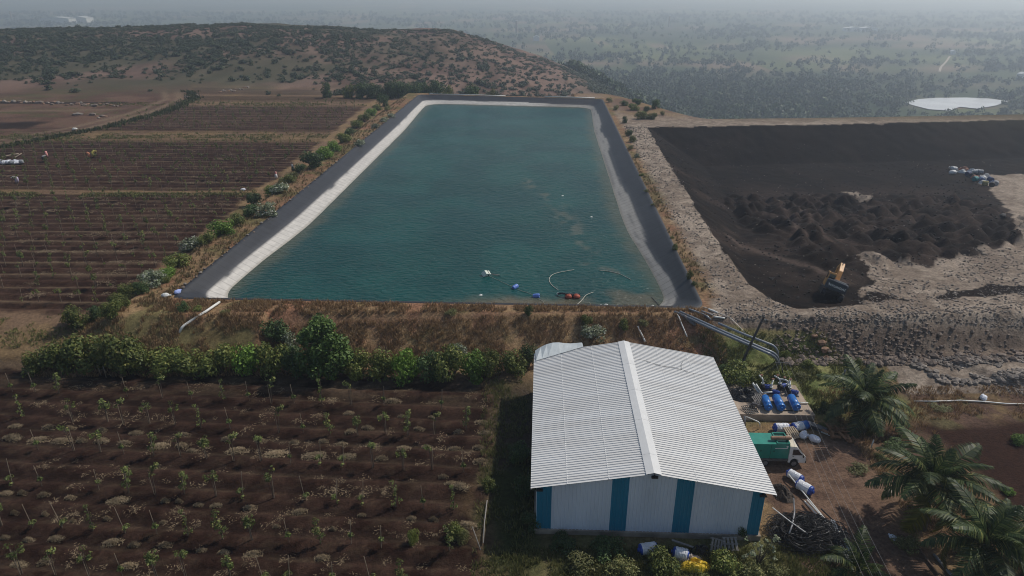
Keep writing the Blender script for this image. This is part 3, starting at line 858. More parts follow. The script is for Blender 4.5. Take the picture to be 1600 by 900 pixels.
def pump(lab, p, rz):
    t = thing('water_pump', lab, 'pump', p, rz, 'pumps on the concrete slab')
    mb = MB().box((0, 0, .06), (1.1, .4, .12)); link('pump_base', mb.mesh('pump_base', greyP), parent=t)
    mx = Matrix.Translation((.12, 0, .33)) @ Matrix.Rotation(rad(90), 4, 'Y')
    mb = MB().lathe([(.16, -.3), (.2, -.25), (.2, .2), (.17, .22), (.17, .34)], mx, 14)
    for k in range(8):
        a = k * math.pi / 4; mb.box((0, 0, 0), (.42, .02, .05), Matrix.Translation((.1, .205 * math.cos(a), .33 + .205 * math.sin(a))) @ Matrix.Rotation(a, 4, 'X'))
    link('motor', mb.mesh('motor', dblue), parent=t)
    mx = Matrix.Translation((-.32, 0, .33)) @ Matrix.Rotation(rad(90), 4, 'Y')
    mb = MB().lathe([(.1, -.16), (.25, -.12), (.27, 0), (.25, .1), (.1, .14)], mx, 14)
    link('volute', mb.mesh('volute', darkm), parent=t)
    mb = MB().tube([(-.32, .1, .5), (-.32, .1, .95)], .08, 10).lathe([(.15, .66), (.15, .72)], Matrix.Translation((-.32, .1, 0)), 12)
    mb.tube([(-.32, .1, .95), (-.32, .35, 1.08), (-.32, .8, 1.08)], .075, 10)
    link('discharge_pipe', mb.mesh('discharge_pipe', whiteP), parent=t)
    mb = MB().tube([(-.32, .45, 1.12), (-.32, .45, 1.32)], .03, 6).lathe([(.13, 1.32), (.13, 1.35)], Matrix.Translation((-.32, .45, 0)), 12)
    link('valve_wheel', mb.mesh('valve_wheel', rust), parent=t)
for px, py, rz, lab in [(1196, 605, .2, 'pump with blue motor at the back left of the slab'), (1209, 613, -.5, 'blue motored pump just behind the middle filter tank'),
                        (1222, 604, .5, 'blue motored pump in the middle of the slab back edge'), (1231, 604, 1.2, 'pump with rusty valve wheel near the slab back right corner'),
                        (1238, 613, -.3, 'pump just behind the filter tank farthest from the shed')]:
    pump(lab, pad_pt(px, py + 4, 0), rz)
def pipe_thing(name, label, cat, pts, r, m, n=8, group=None):
    o = Vector(pts[0]); mb = MB().tube([Vector(p) - o for p in pts], r, n)
    return tag(link(name, mb.mesh(name, m, True), o), label, cat, group)
def arc(a, b, c, n=6):
    """smooth bend from a round corner b to c"""
    return [(1 - t) ** 2 * Vector(a) + 2 * t * (1 - t) * Vector(b) + t * t * Vector(c) for t in [k / n for k in range(n + 1)]]
pipe_thing('pvc_pipe', 'white pipe on the slab between black tarpaulin and pumps, the left one', 'pipe', [pad_pt(1176, 598, 1.1), pad_pt(1184, 612, .5), pad_pt(1190, 617, .15)], .085, whiteP)
pipe_thing('pvc_pipe', 'white pipe on the slab between black tarpaulin and pumps, the right one', 'pipe', [pad_pt(1181, 600, 1.1), pad_pt(1189, 613, .5), pad_pt(1193, 616, .15)], .085, whiteP)
pipe_thing('pvc_pipe', 'white pipe crossing the slab edge towards the green grass', 'pipe', [pad_pt(1244, 629.5, .12), pad_pt(1262.5, 629.5, .12)], .07, whiteP)
pipe_thing('angle_bar', 'black bar lying on the slab in front of the filter tanks', 'bar', [pad_pt(1219, 641, .06), pad_pt(1254, 641.5, .06)], .05, darkm, 4)
pipe_thing('frame_bar', 'white crossbar standing among the pumps on the slab', 'bar', [pad_pt(1194, 613.5, 0), pad_pt(1194, 613.5, .6), pad_pt(1206, 612.5, .6), pad_pt(1206, 612.5, 0)], .06, whiteP, 6)
def heap(name, label, cat, c, rx, ry, h, m, seed, n=26, sharp=.5, rz=0):
    """a crumpled sheet thrown in a heap"""
    mb = MB(); vs = []; r = np.random.default_rng(seed)
    g = np.linspace(-1, 1, n); xx, yy = np.meshgrid(g, g)
    rr = np.sqrt(xx ** 2 + yy ** 2); edge = 1 + .35 * (fbm(np.arctan2(yy, xx) * 1.1 + 9, rr * 0 + seed, seed) - .5)
    sc = np.where(rr > 1e-6, np.maximum(np.abs(xx), np.abs(yy)) / np.maximum(rr, 1e-6), 1)
    X_, Y_ = xx * sc * edge, yy * sc * edge
    rad_ = np.clip(np.maximum(np.abs(xx), np.abs(yy)), 0, 1)
    rid = np.abs(fbm(X_ * 2.2 + seed, Y_ * 2.2, seed, 3) - .5) * 2
    zz = (1 - rad_ ** 2.2) * (.45 + .8 * fbm(X_ * 1.6, Y_ * 1.6 + seed, seed + 1, 2) - sharp * rid) + .02
    V = np.stack([X_ * rx, Y_ * ry, np.maximum(zz, .03) * h], 2).reshape(-1, 3)
    V[:, :2] += r.normal(size=(len(V), 2)) * .02 * rx
    I_ = np.arange(n * n).reshape(n, n)
    F = np.stack([I_[:-1, :-1], I_[:-1, 1:], I_[1:, 1:], I_[1:, :-1]], 2).reshape(-1, 4)
    return tag(link(name, np_mesh(name, V, F, m, False), c, rz), label, cat)
heap('tarpaulin', 'crumpled black tarpaulin heaped on the slab beside the shed roof', 'tarpaulin', pad_pt(1163, 620, -.02), 1.55, .95, 1.15, blackP, 5, 30, .7)
def pallet(label, c, rot, m, w=1.2, l=1.0, name='wooden_pallet', n=6, group=None):
    t = thing(name, label, 'pallet', c, rot=rot, group=group)
    for k in range(n):
        mb = MB().box((-w / 2 + (k + .5) * w / n, 0, .11), (w / n * .62, l, .025)); link('board', mb.mesh('board', m), parent=t)
    for y in (-l / 2 + .05, 0, l / 2 - .05):
        mb = MB().box((0, y, .05), (w, .09, .09)); link('bearer', mb.mesh('bearer', m), parent=t)
    return t
greyw = M('grey wood', (.25, .23, .21), .85, .25, 3, .3, 12, stretch=(1, 6, 1))
pallet('grey slatted pallet leaning between tarpaulin and blue tanks', pad_pt(1186, 626, .3), (rad(35), rad(-12), rad(20)), greyw, 1.0, 1.1)
def grate(label, c, rot, w, l):
    t = MB()
    for k in range(7): t.box((-w / 2 + k * w / 6, 0, 0), (.045, l, .05))
    for k in range(6): t.box((0, -l / 2 + k * l / 5, 0.03), (w, .045, .05))
    return tag(link('metal_grate', t.mesh('metal_grate', darkm), c, rot=rot), label, 'grate')
grate('dark metal grate lying on the slab in front of the tarpaulin', pad_pt(1172, 640, .1), (rad(12), 0, rad(15)), 1.1, 1.0)
mb = MB()
for k in range(8): mb.tube([(random.uniform(-.5, .5), random.uniform(-.5, .5), .05), (random.uniform(-.6, .6), random.uniform(-.4, .4), .5), (random.uniform(-.6, .6), random.uniform(-.5, .5), .1 + .5 * random.random())], .045, 6)
tag(link('pipe_fittings', mb.mesh('pipe_fittings', M('grey fittings', (.16, .15, .15), .6, .3, 4)), pad_pt(1182, 636, 0)), 'tangle of grey pipe fittings on the slab beside the shorter blue tank', 'fittings')
pipe_thing('fence_post', 'grey post standing at the front left corner of the slab', 'post', [P(1164, 668, 0), P(1163.5, 650, .55 + .5)], .08, greyP)
pipe_thing('pvc_pipe', 'white bent pipe hanging off the slab front edge', 'pipe', [P(1166, 651, .8), P(1185, 659, .8), P(1187, 662, .6), P(1187.5, 668, .1)], .05, whiteP)

# wrapped tanks lying about
def gz(px, py, h):
    p = G(px, py); return p
def tank_px(label, a, b, r, bm, cm, film=None, h=None):
    A = P(*a, h or r + .02); B = P(*b, h or r + .02)
    return tank(label, (A + B) / 2, B - A, (B - A).length, r, bm, cm, group='film wrapped tanks lying about the yard', film=film)
tank_px('white wrapped tank behind the truck, closest to the shed', (1209, 668), (1233.5, 668), .36, blue, dblue, 1.0)
tank_px('blue tank with torn white film behind the truck, beside the white one', (1237.5, 668), (1262.5, 663), .36, blue, dblue, .62)
tank_px('white wrapped tank in the yard, the one nearer the truck', (1231, 737.5), (1254.5, 751), .33, blue, dblue, .93)
tank_px('white wrapped tank in the yard, the one nearer the black hose heap', (1245, 754.5), (1270, 768.5), .36, blue, dblue, .9)
tank_px('white wrapped tank in front of the striped wall', (998.5, 859), (1027, 855), .36, blue, dblue, 1.0)
tank_px('white wrapped tank beside the yellow sheet below the wall', (1077, 868), (1051, 862), .36, blue, dblue, .95)

# ================================================================== TRUCK
teal = M('teal canopy paint', (.012, .22, .165), .4, .12, 1.5, spec=.5)
teal_d = M('dark teal', (.008, .09, .07), .5, .2, 3)
cabw = M('white cab paint', (.68, .68, .66), .3, .1, 2, spec=.5)
cabroof = M('dusty cab roof', (.62, .56, .44), .6, .12, 2.5)
glass = M('dark glass', (.015, .018, .02), .08, .1, 2, spec=.8)
tr = thing('small_truck', 'small white cabbed truck carrying a teal generator canopy beside the shed', 'truck', P(1239, 729, 0) + Vector((-2.95, .78, 0)), rad(-1.5))
# local: x forward, front wheel at x = 2.95; y: camera side is -
def wheel(x, y):
    t = link('wheel', MB().lathe([(.2, -.09), (.3, -.09), (.325, -.05), (.325, .05), (.3, .09), (.2, .09)], Matrix.Translation((0, 0, 0)) @ Matrix.Rotation(rad(90), 4, 'X'), 20).mesh('wheel', tyre), (x, y, .325), parent=tr)
    s = -1 if y < 0 else 1
    link('rim', MB().lathe([(.2, s * -.085 * 1.05), (.13, s * -.06), (.05, s * -.1)] if s > 0 else [(.2, .095), (.13, .06), (.05, .1)], Matrix.Rotation(rad(90), 4, 'X'), 16).mesh('rim', greyP), parent=t)
for x in (2.95, .75):
    for y in (-.68, .68): wheel(x, y)
link('chassis', MB().box((1.7, 0, .5), (3.6, .8, .16)).mesh('chassis', darkm), parent=tr)
mb = MB().box((1.0, 0, .66), (2.95, 1.52, .1))
mb.box((1.0, -.74, .6), (2.9, .05, .14)).box((1.0, .74, .6), (2.9, .05, .14))
link('load_bed', mb.mesh('load_bed', M('bed grey', (.12, .11, .10), .7, .3, 4)), parent=tr)
cab = [(2.48, .42), (2.62, .42), (2.66, .62), (2.76, .74), (2.95, .8), (3.14, .74), (3.25, .6), (3.28, .42), (3.78, .42), (3.82, .62), (3.8, .92), (3.68, 1.06), (3.12, 1.72), (3.02, 1.79), (2.52, 1.82), (2.48, 1.78)]
link('cab', MB().prism(cab, -.76, .76).mesh('cab', cabw), parent=tr)
link('cab_roof', MB().prism([(2.5, 1.822), (3.0, 1.792), (3.04, 1.8), (3.0, 1.86), (2.55, 1.885), (2.49, 1.86)], -.72, .72).mesh('cab_roof', cabroof), parent=tr)
ws = MB().add([(3.17, -.66, 1.685), (3.17, .66, 1.685), (3.66, .7, 1.105), (3.66, -.7, 1.105)], [(0, 1, 2, 3)])
for i, v in enumerate(ws.v): ws.v[i] = (v[0] + .012, v[1], v[2] + .012)
link('windscreen', ws.mesh('windscreen', glass), parent=tr)
for s in (-1, 1):
    mb = MB().prism([(2.72, 1.12), (3.5, 1.12), (3.1, 1.62), (2.72, 1.66)], s * .762, s * .768); link('side_window', mb.mesh('side_window', glass), parent=tr)
    d_ = link('door', MB().prism([(2.68, .82), (2.98, .86), (3.2, .76), (3.32, .62), (3.56, .62), (3.56, 1.06), (2.68, 1.08)], s * .761, s * .772).mesh('door', cabw), parent=tr)
    link('door_handle', MB().box((2.8, s * .785, 1.02), (.12, .02, .03)).mesh('door_handle', darkm), parent=d_)
    link('headlight', MB().box((3.8, s * .55, .8), (.05, .26, .14)).mesh('headlight', M('lamp lens', (.6, .6, .6), .15, .05, 3) if s < 0 else bpy.data.materials['lamp lens']), parent=tr)
    mb = MB().box((3.5, s * .93, 1.15), (.06, .14, .2)).tube([(3.45, s * .76, 1.2), (3.5, s * .93, 1.22)], .015, 5); link('mirror', mb.mesh('mirror', darkm), parent=tr)
link('bumper', MB().box((3.83, 0, .5), (.1, 1.5, .2)).mesh('bumper', darkm), parent=tr)
link('wiper', MB().tube([(3.63, -.3, 1.16), (3.35, .05, 1.5)], .012, 4).mesh('wiper', darkm), parent=tr)
gs_ = thing('generator_canopy', 'teal box shaped generator canopy standing on the truck bed', 'generator', tr.location + Vector((.85, 0, .72)), rad(-1.5))
link('canopy_body', MB().box((.1, 0, .66), (3.0, 1.4, 1.3)).mesh('canopy_body', teal), parent=gs_)
mb = MB().box((-.36, 0, 1.335), (1.9, 1.46, .05)); link('lid', mb.mesh('lid', teal), parent=gs_)
mb = MB().box((1.1, -.66, 1.37), (.98, .1, .13)).box((1.1, .66, 1.37), (.98, .1, .13)).box((1.56, 0, 1.37), (.08, 1.22, .13)).box((.64, 0, 1.37), (.08, 1.22, .13)); link('roof_tray', mb.mesh('roof_tray', teal), parent=gs_)
link('tray_floor', MB().box((1.1, 0, 1.316), (.84, 1.2, .02)).mesh('tray_floor', teal_d), parent=gs_)
link('side_stripe', MB().box((.98, -.705, .95), (.95, .012, .07)).mesh('side_stripe', whiteP), parent=gs_)
link('emblem', MB().lathe([(.08, 0), (.08, .012)], Matrix.Translation((1.42, -.7, 1.12)) @ Matrix.Rotation(rad(90), 4, 'X'), 14).mesh('emblem', whiteP), parent=gs_)
for x in (-.9, 0.2): link('panel_joint', MB().box((x, -.704, .66), (.03, .012, 1.2)).mesh('panel_joint', teal_d), parent=gs_)
for x in (-.55, .45): link('latch', MB().box((x, -.71, .7), (.1, .03, .06)).mesh('latch', darkm), parent=gs_)
mb = MB().lathe([(.1, -.78), (.15, -.76), (.15, .7), (.1, .72), (.1, .8)], Matrix.Rotation(rad(90), 4, 'Y'), 16)
mb.lathe([(.165, .3), (.165, .36)], Matrix.Rotation(rad(90), 4, 'Y'), 16)
tag(link('exhaust_silencer', mb.mesh('exhaust_silencer', M('rusty silencer', (.26, .155, .10), .75, .25, 4)), gs_.location + Vector((1.0, -.25, 1.59)), rad(-1)), 'brown rusty cylinder lying on top of the teal generator', 'cylinder')

# things on the ground behind the truck
pallet('pale wooden pallet tilted against the junk behind the truck cab', P(1237, 677, .35), (rad(28), rad(8), rad(25)), wood, 1.35, 1.1)
def sack(label, p, s=.4, m=None, rz=0, seed=1, group=None, name='white_sack', cat='sack'):
    r = random.Random(seed); bm = bmesh.new(); bmesh.ops.create_icosphere(bm, subdivisions=2, radius=1)
    for v in bm.verts:
        x, y, z = v.co; v.co = Vector((x * 1.25, y * .85, max(z, -.75) * .72 + .5)) * s * (1 + r.uniform(-.07, .07))
    bm.faces.ensure_lookup_table()
    bmesh.ops.create_cone(bm, segments=8, radius1=.16 * s, radius2=.32 * s, depth=.4 * s, cap_ends=True, matrix=Matrix.Translation((1.3 * s, 0, .55 * s)) @ Matrix.Rotation(rad(90), 4, 'Y'))
    me = bpy.data.meshes.new(name); bm.to_mesh(me); bm.free(); me.materials.append(m or wrap)
    return tag(link(name, me, p, rz), label, cat, group)
sackw = M('white woven sack', (.66, .68, .74), .7, .12, 4, .5, 10)
sack('white sack behind the truck cab, the one nearer the pallet', P(1255, 683, 0), .4, sackw, 1, 3)
sack('white sack behind the truck cab, the one farther from the pallet', P(1272, 689, 0), .42, sackw, 2.2, 4)
mb = MB().prism([(-1, .1), (-.8, .35), (.7, .32), (1, .12), (.8, .04), (-.8, .04)], -.28, .28)
o = thing('motor_scooter_shell', 'dark grey machine casing with a white edge beside the sacks', 'casing', P(1277, 671, 0), -.75)
o.name = 'machine_casing'
link('casing', mb.mesh('casing', M('dark casing', (.05, .055, .065), .4, .3, 3)), parent=o)
link('white_edge', MB().box((.75, 0, .12), (.7, .62, .14)).mesh('white_edge', whiteP), parent=o)
rusty = M('rusty sheet', (.26, .135, .07), .85, .4, 1.6, .3, 8)
k = 0
for i in range(30):
    q = i / 29
    px = 1294 + 44 * (q ** .9) + random.uniform(-6, 6); py = 671 + 13 * q + random.uniform(-7, 7)
    p = P(px, py, .12 + .35 * random.random())
    mb = MB().box((0, 0, 0), (random.uniform(.5, 1.1), random.uniform(.16, .32), .05))
    b = tag(link('timber_offcut', mb.mesh('timber_offcut', rusty), p, rot=(random.uniform(-.5, .5), random.uniform(-.7, .7), random.uniform(0, 3))), 'rust brown timber offcut in the heap between slab and palm tree', 'offcut', 'rust brown offcuts heaped by the palm')

# ================================================================== PIPES FROM THE POND
steelP = M('grey pipe', (.20, .22, .25), .35, .2, 4, spec=.5)
def along(pxs, hs_, r, m, name, label, cat='pipe', group=None, n=10):
    pts = []
    for (x, y), h in zip(pxs, hs_):
        g = G(x, y); pts.append(P(x, y, g.z + h) if h < .6 else P(x, y, g.z + h))
    return pipe_thing(name, label, cat, pts, r, m, n, group)
def bigpipe(label, a, b, c, d, r):
    """a at the rim, b end of the straight run, c elbow, d foot: (px,py,z)"""
    A, B, C, D = P(*a), P(*b), P(*c), P(*d)
    pts = [A, A.lerp(B, .5) + Vector((0, 0, -.05))] + arc(B, C, D, 8)
    return pipe_thing('delivery_pipe', label, 'pipe', pts, r, steelP, 12, 'grey pipes running from the pond down the bank')
bigpipe('lowest of the three long grey pipes down from the pond corner', (1054, 487, 4.2), (1198, 551, 2.9), (1217, 557, 2.7), (1214.5, 571, 1.0), .13)
bigpipe('middle of the three long grey pipes down from the pond corner', (1062, 487, 4.25), (1203, 549, 3.0), (1218, 554, 2.8), (1216.5, 570, 1.0), .13)
bigpipe('uppermost of the three long grey pipes, starting halfway down', (1122, 505, 4.1), (1206, 539, 3.2), (1217.5, 545, 3.0), (1215, 562, 1.2), .12)
for (a, b, r, m, lab) in [((1076, 485), (1110, 502), .12, steelP, 'short grey pipe beside the long pipes on the gravel'),
                       ((1096, 488), (1113, 494.5), .1, steelP, 'short pale pipe farther up the gravel from the long pipes'),
                       ((1115, 496.5), (1132, 500.5), .1, whiteP, 'short white pipe on the gravel near the bank edge'),
                       ((1107, 485), (1121, 490.5), .1, whiteP, 'white pipe stub highest on the gravel above the long pipes'),
                       ((1098, 480.5), (1117, 486), .04, whiteP, 'thin white rod on the gravel beside the pond corner'),
                       ((1053, 489), (1073, 529), .07, whiteP, 'thin white pipe running down the red bank near the pond corner'),
                       ((996, 513), (1008, 537), .09, whiteP, 'white pipe dropping behind the shed roof from the bank'),
                       ((1121, 489), (1165, 522), .03, whiteP, 'thin wire lying down the gravel above the grey pipes'),
                       ((1068, 496), (1086, 512), .16, M('grey flat hose', (.13, .125, .13), .7, .2, 3), 'flat grey hose on the bank under the long pipes')]:
    ga, gb = G(*a), G(*b)
    pts = [ga.lerp(gb, q / 6) for q in range(7)]
    for p in pts: p.z = max(p.z, hs(p.x, p.y) + r + .03)
    pipe_thing('pvc_pipe' if m is not steelP else 'grey_pipe', lab, 'pipe', pts, r, m)
pts = [P(343, 472, 4.2), P(321, 487, 4.25), P(300, 500, 3.7)] + arc(P(290, 507, 3.45), P(280, 513, 3.3), P(281, 524, 2.4), 6) + [P(282, 543, .7)]
pipe_thing('white_pipe', 'long white pipe bending down the grassy bank at the pond left corner', 'pipe', pts, .13, whiteP, 12)
# bits at the pond corner
heap('plastic_sheet', 'torn white plastic sheet at the water edge by the pipes', 'sheet', P(1031, 489, 2.3), 1.1, .7, .7, whiteP, 12, 16, .8)
heap('black_sheet', 'crumpled black sheet at the pond corner under the pipe ends', 'sheet', P(1046, 490, 3.0), 1.2, .6, .7, blackP, 13, 16, .8)
pole = thing('utility_pole', 'leaning dark utility pole beside the grey pipes', 'pole', G(1155, 575))
tp = P(1195, 493, 7.2) - pole.location
g0 = pole.location
# choose the top so that the pole leans: keep the foot, set the height so the top falls on the line of sight
tp = P(1194, 494, 6.4) - g0
link('pole_shaft', MB().tube([(0, 0, -.3), tp * .5, tp], [.13, .12, .1], 10).mesh('pole_shaft', M('dark pole', (.055, .052, .05), .7, .3, 3)), parent=pole)
link('crossarm', MB().box((tp.x, tp.y, tp.z - .35), (.5, .08, .08)).mesh('crossarm', greyP), parent=pole)
p0 = G(1224, 588); top0 = P(1222, 567, p0.z + 2.3)
post = thing('wire_post', 'thin dark post on the green ground where the wires start', 'post', p0)
link('post_shaft', MB().tube([(0, 0, -.2), top0 - p0], .05, 8).mesh('post_shaft', darkm), parent=post)
link('crossarm', MB().box(tuple(top0 - p0), (1.3, .07, .07)).mesh('crossarm', darkm), parent=post)
wirem = M('wire', (.20, .19, .18), .5, .1, 3)
endp = P(1392, 945, 6.0)
for k in range(4):
    off = Vector((-.6 + .4 * k, .0, .06))
    A = top0 + off; B = endp + Vector((-.75 + .5 * k, .1 * k, .05))
    pts = [A.lerp(B, q / 16) - Vector((0, 0, .45 * 4 * (q / 16) * (1 - q / 16))) for q in range(17)]
    tag(link('power_line', MB().tube([p - A for p in pts], .008, 5).mesh('power_line', wirem), A), '%s of the four thin wires over the yard, counted from the shed side' % nth(k + 1), 'wire', 'thin wires over the yard')
mb_ = thing('wire_pole', 'concrete pole just outside the lower edge carrying the wires', 'pole', (endp.x, endp.y, 0))
link('pole_shaft', MB().tube([(0, 0, -.3), (0, 0, 6.2)], [.14, .1], 10).mesh('pole_shaft', concrete), parent=mb_)
link('crossarm', MB().box((0, .15, 6.0), (1.9, .08, .08)).mesh('crossarm', greyP), parent=mb_)

# ================================================================== FLOATING THINGS
orange = M('orange red float', (.40, .085, .045), .55, .2, 3)
hosem = M('pale hose', (.42, .40, .34), .6, .15, 3)
raft = thing('pump_raft', 'floating pump with two orange red round floats and dark frame', 'pump', P(893, 465, ZW), sc=.72)
for dx in (-.45, .75):
    mb = MB().lathe([(.05, -.62), (.38, -.52), (.6, -.25), (.62, .05), (.56, .3), (.36, .45), (.1, .48)], None, 18)
    link('float', mb.mesh('float', orange, True), (dx, 0, .16), parent=raft)
    link('float_band', MB().lathe([(.64, -.05), (.64, .06)], None, 18).mesh('float_band', darkm), (dx, 0, .16), parent=raft)
mb = MB().box((.15, 0, .62), (2.3, .2, .12)).box((.15, .0, .4), (.3, .5, .5)).tube([(-.5, 0, .6), (-1.5, .5, .5), (-2.1, .8, .3)], .16, 8)
link('frame', mb.mesh('frame', darkm), parent=raft)
link('coupling', MB().lathe([(.2, 0), (.2, .25)], Matrix.Translation((-2.2, .85, .2)) @ Matrix.Rotation(rad(60), 4, 'Y'), 12).mesh('coupling', whiteP), parent=raft)
def hose(label, pxs, r=.055, z=ZW + .03, m=hosem):
    c = [P(x, y, z) for x, y in pxs]; pts = []
    for i in range(len(c) - 1):     # Catmull-Rom
        a, b, d, e = c[max(i - 1, 0)], c[i], c[i + 1], c[min(i + 2, len(c) - 1)]
        for q in range(8):
            t = q / 8; pts.append(.5 * (2 * b + (d - a) * t + (2 * a - 5 * b + 4 * d - e) * t * t + (3 * b - a - 3 * d + e) * t ** 3))
    pts.append(c[-1])
    return pipe_thing('floating_hose', label, 'hose', pts, r, m, 6)
hose('pale hose curving on the water from the float pump to the left and back', [(872, 453), (862, 445), (858, 437), (862, 430), (872, 426), (885, 423.5), (897, 421.5)], .042)
hose('pale hose floating right of the orange pump', [(890, 482), (900, 477), (909, 469), (916, 461), (927, 456.5)], .042)
hose('thin pale hose ending at the right part of the pond', [(937, 422.5), (952, 424), (968, 428), (986, 437)], .04)
hose('thin line between the white float and the blue barrel', [(764, 431), (775, 436), (790, 443), (803, 449)], .02)
hose('thin line between the two blue floats', [(808, 452), (820, 456), (832, 460)], .02)
hose('short curling hose beside the small blue float', [(840, 467), (847, 470), (850, 474), (850, 478)], .03)
hose('thin line from pond corner pipes into the water', [(1036, 484), (1028, 475), (1018, 464)], .03, ZW + .05, darkm)
wf = thing('float', 'tilted white foam float with a dark strap in the pond', 'float', P(758.5, 430, ZW), .5)
link('foam_block', MB().box((0, 0, .25), (.95, .75, .62), Matrix.Rotation(.5, 4, 'X') @ Matrix.Rotation(.35, 4, 'Y'), .75).mesh('foam_block', M('foam', (.64, .68, .60), .7, .1, 3)), parent=wf)
link('strap', MB().box((.1, 0, .25), (.12, .78, .66), Matrix.Rotation(.5, 4, 'X') @ Matrix.Rotation(.35, 4, 'Y'), .76).mesh('strap', darkm), parent=wf)
link('tow_bar', MB().tube([(.4, -.1, .15), (1.5, -.9, .05)], .05, 6).mesh('tow_bar', greyw), parent=wf)
lblue = M('light blue plastic', (.12, .22, .60), .4, .15, 3)
def barrel(label, px, py, rz, s):
    t = thing('blue_barrel', label, 'barrel', P(px, py, ZW), rz)
    mx = Matrix.Translation((0, 0, .18 * s)) @ Matrix.Rotation(rad(80), 4, 'Y')
    link('barrel_body', MB().lathe([(.3 * s, -.5 * s), (.34 * s, -.44 * s), (.36 * s, 0), (.34 * s, .44 * s), (.3 * s, .5 * s)], mx, 16).mesh('barrel_body', lblue, False), parent=t)
    link('bung', MB().lathe([(.08 * s, .5 * s), (.08 * s, .58 * s)], mx, 8).mesh('bung', darkm), parent=t)
barrel('blue barrel float in the pond, the one nearer the white float', 805, 450, .8, .75)
barrel('small blue barrel float nearer the orange pump', 838, 464, -.2, .75)
for k, (px, py) in enumerate([(751, 461), (939, 477), (947, 476), (879, 306), (924, 339), (1020, 478)]):
    heap('plastic_scrap', '%s scrap of white plastic floating on the pond, counted from the left' % nth([1, 2 + 1, 4 + 1, 2, 4, 6][k] if False else sorted([751, 939, 947, 879, 924, 1020]).index(px) + 1), 'scrap', P(px, py, ZW), .22, .16, .12, whiteP, 40 + k, 6, .3)
for o in scene.objects:
    if o.name.startswith('plastic_scrap'): o['group'] = 'white scraps floating on the pond'
# far rim: white line of pipe and a pale strip running down into the pond
pts = [P(692, 151, 4.2), P(760, 150.5, 4.2), P(840, 152, 4.2)]
pipe_thing('white_pipe', 'white pipe along the far rim of the pond, left stretch', 'pipe', [Vector((-26, 220.9, 4.2)), Vector((-12, 218.6, 4.22)), Vector((-2, 216.6, 4.2))], .14, whiteP)
pipe_thing('white_pipe', 'white pipe along the far rim of the pond, right stretch', 'pipe', [Vector((10, 214.9, 4.2)), Vector((17, 213.4, 4.25)), Vector((25, 212, 4.2))], .16, whiteP)
pa, pb = P(674, 145.5, 4.15), P(684, 155.5, 2.2)
mb = MB().add([(-.4, 0, .1), (.4, 0, .1), (.4 + (pb - pa).x, (pb - pa).y, (pb - pa).z + .1), (-.4 + (pb - pa).x, (pb - pa).y, (pb - pa).z + .1)], [(0, 1, 2, 3)])
mb.v += [(x, y, z - .12) for x, y, z in mb.v]; mb.f += [(7, 6, 5, 4), (0, 4, 5, 1), (1, 5, 6, 2), (2, 6, 7, 3), (3, 7, 4, 0)]
tag(link('concrete_chute', mb.mesh('concrete_chute', whiteP), pa), 'pale chute running down the far left corner of the pond', 'chute')

# ================================================================== EXCAVATOR
yel = M('orange yellow paint', (.56, .28, .09), .5, .18, 2)
navy = M('dark navy paint', (.022, .030, .045), .4, .2, 2)
g = G(1300, 466)
ex = thing('excavator', 'tilted orange excavator with dark lettered counterweight digging at the black soil edge', 'excavator', g + Vector((0, .6, .05)), rot=(Matrix.Rotation(rad(-24), 4, 'Z') @ Matrix.Rotation(rad(16), 4, 'Y') @ Matrix.Rotation(rad(-13), 4, 'X')).to_euler(), sc=.86)
for s in (-1, 1):
    x = s * 1.05
    prof = [(-1.7, .25), (-1.55, .05), (1.55, .05), (1.75, .3), (1.75, .55), (1.55, .8), (-1.55, .8), (-1.75, .55)]
    link('track', MB().prism(prof, -.27, .27, Matrix.Translation((x, 0, 0)) @ Matrix.Rotation(rad(90), 4, 'Z')).mesh('track', darkm), parent=ex)
link('undercarriage', MB().box((0, 0, .6), (1.7, 1.6, .4)).lathe([(.6, .75), (.6, 1.0)], None, 16).mesh('undercarriage', darkm), parent=ex)
body = MB().box((.25, -.2, 1.35), (2.0, 2.7, .65)).box((.75, .3, 1.8), (.95, 1.9, .35))
link('house', body.mesh('house', yel), parent=ex)
cw = [(-1.28, -1.0), (-1.28, -1.55), (-1.05, -1.82), (1.05, -1.82), (1.28, -1.55), (1.28, -1.0)]
mb = MB(); n = len(cw)
mb.add([(x, y, 1.0) for x, y in cw] + [(x, y, 2.0) for x, y in cw] + [(x * .93, y * .97, 2.12) for x, y in cw], [tuple(range(n - 1, -1, -1)), tuple(range(2 * n, 3 * n))] + [(k * n + i, k * n + (i + 1) % n, (k + 1) * n + (i + 1) % n, (k + 1) * n + i) for k in (0, 1) for i in range(n)])
cwo = link('counterweight', mb.mesh('counterweight', navy), parent=ex)
cu = bpy.data.curves.new('lettering', 'FONT'); cu.body = 'HYUNDAI'; cu.size = .43; cu.extrude = .012; cu.align_x = 'CENTER'; cu.space_character = 1.08
to = bpy.data.objects.new('tmp', cu); COL.objects.link(to)
dg = bpy.context.evaluated_depsgraph_get(); me = bpy.data.meshes.new_from_object(to.evaluated_get(dg)); bpy.data.objects.remove(to)
me.materials.clear(); me.materials.append(M('letter white', (.75, .75, .73), .5, .03, 2))
link('lettering', me, (.02, -1.835, 1.36), parent=cwo, rot=(rad(90), 0, 0))
for x in (-.98, .98): link('tail_light', MB().box((x, -1.83, 1.6), (.07, .03, .22)).mesh('tail_light', whiteP), parent=ex)
link('engine_hood', MB().box((.3, -.35, 2.05), (1.6, 1.0, .2)).mesh('engine_hood', navy), parent=ex)
cb = link('cab', MB().prism([(-.3, 1.0), (1.35, 1.0), (1.45, 1.7), (1.15, 2.75), (-.2, 2.8), (-.35, 2.2)], -.45, .45, Matrix.Translation((-.8, .1, 0)) @ Matrix.Rotation(rad(90), 4, 'Z')).mesh('cab', yel), parent=ex)
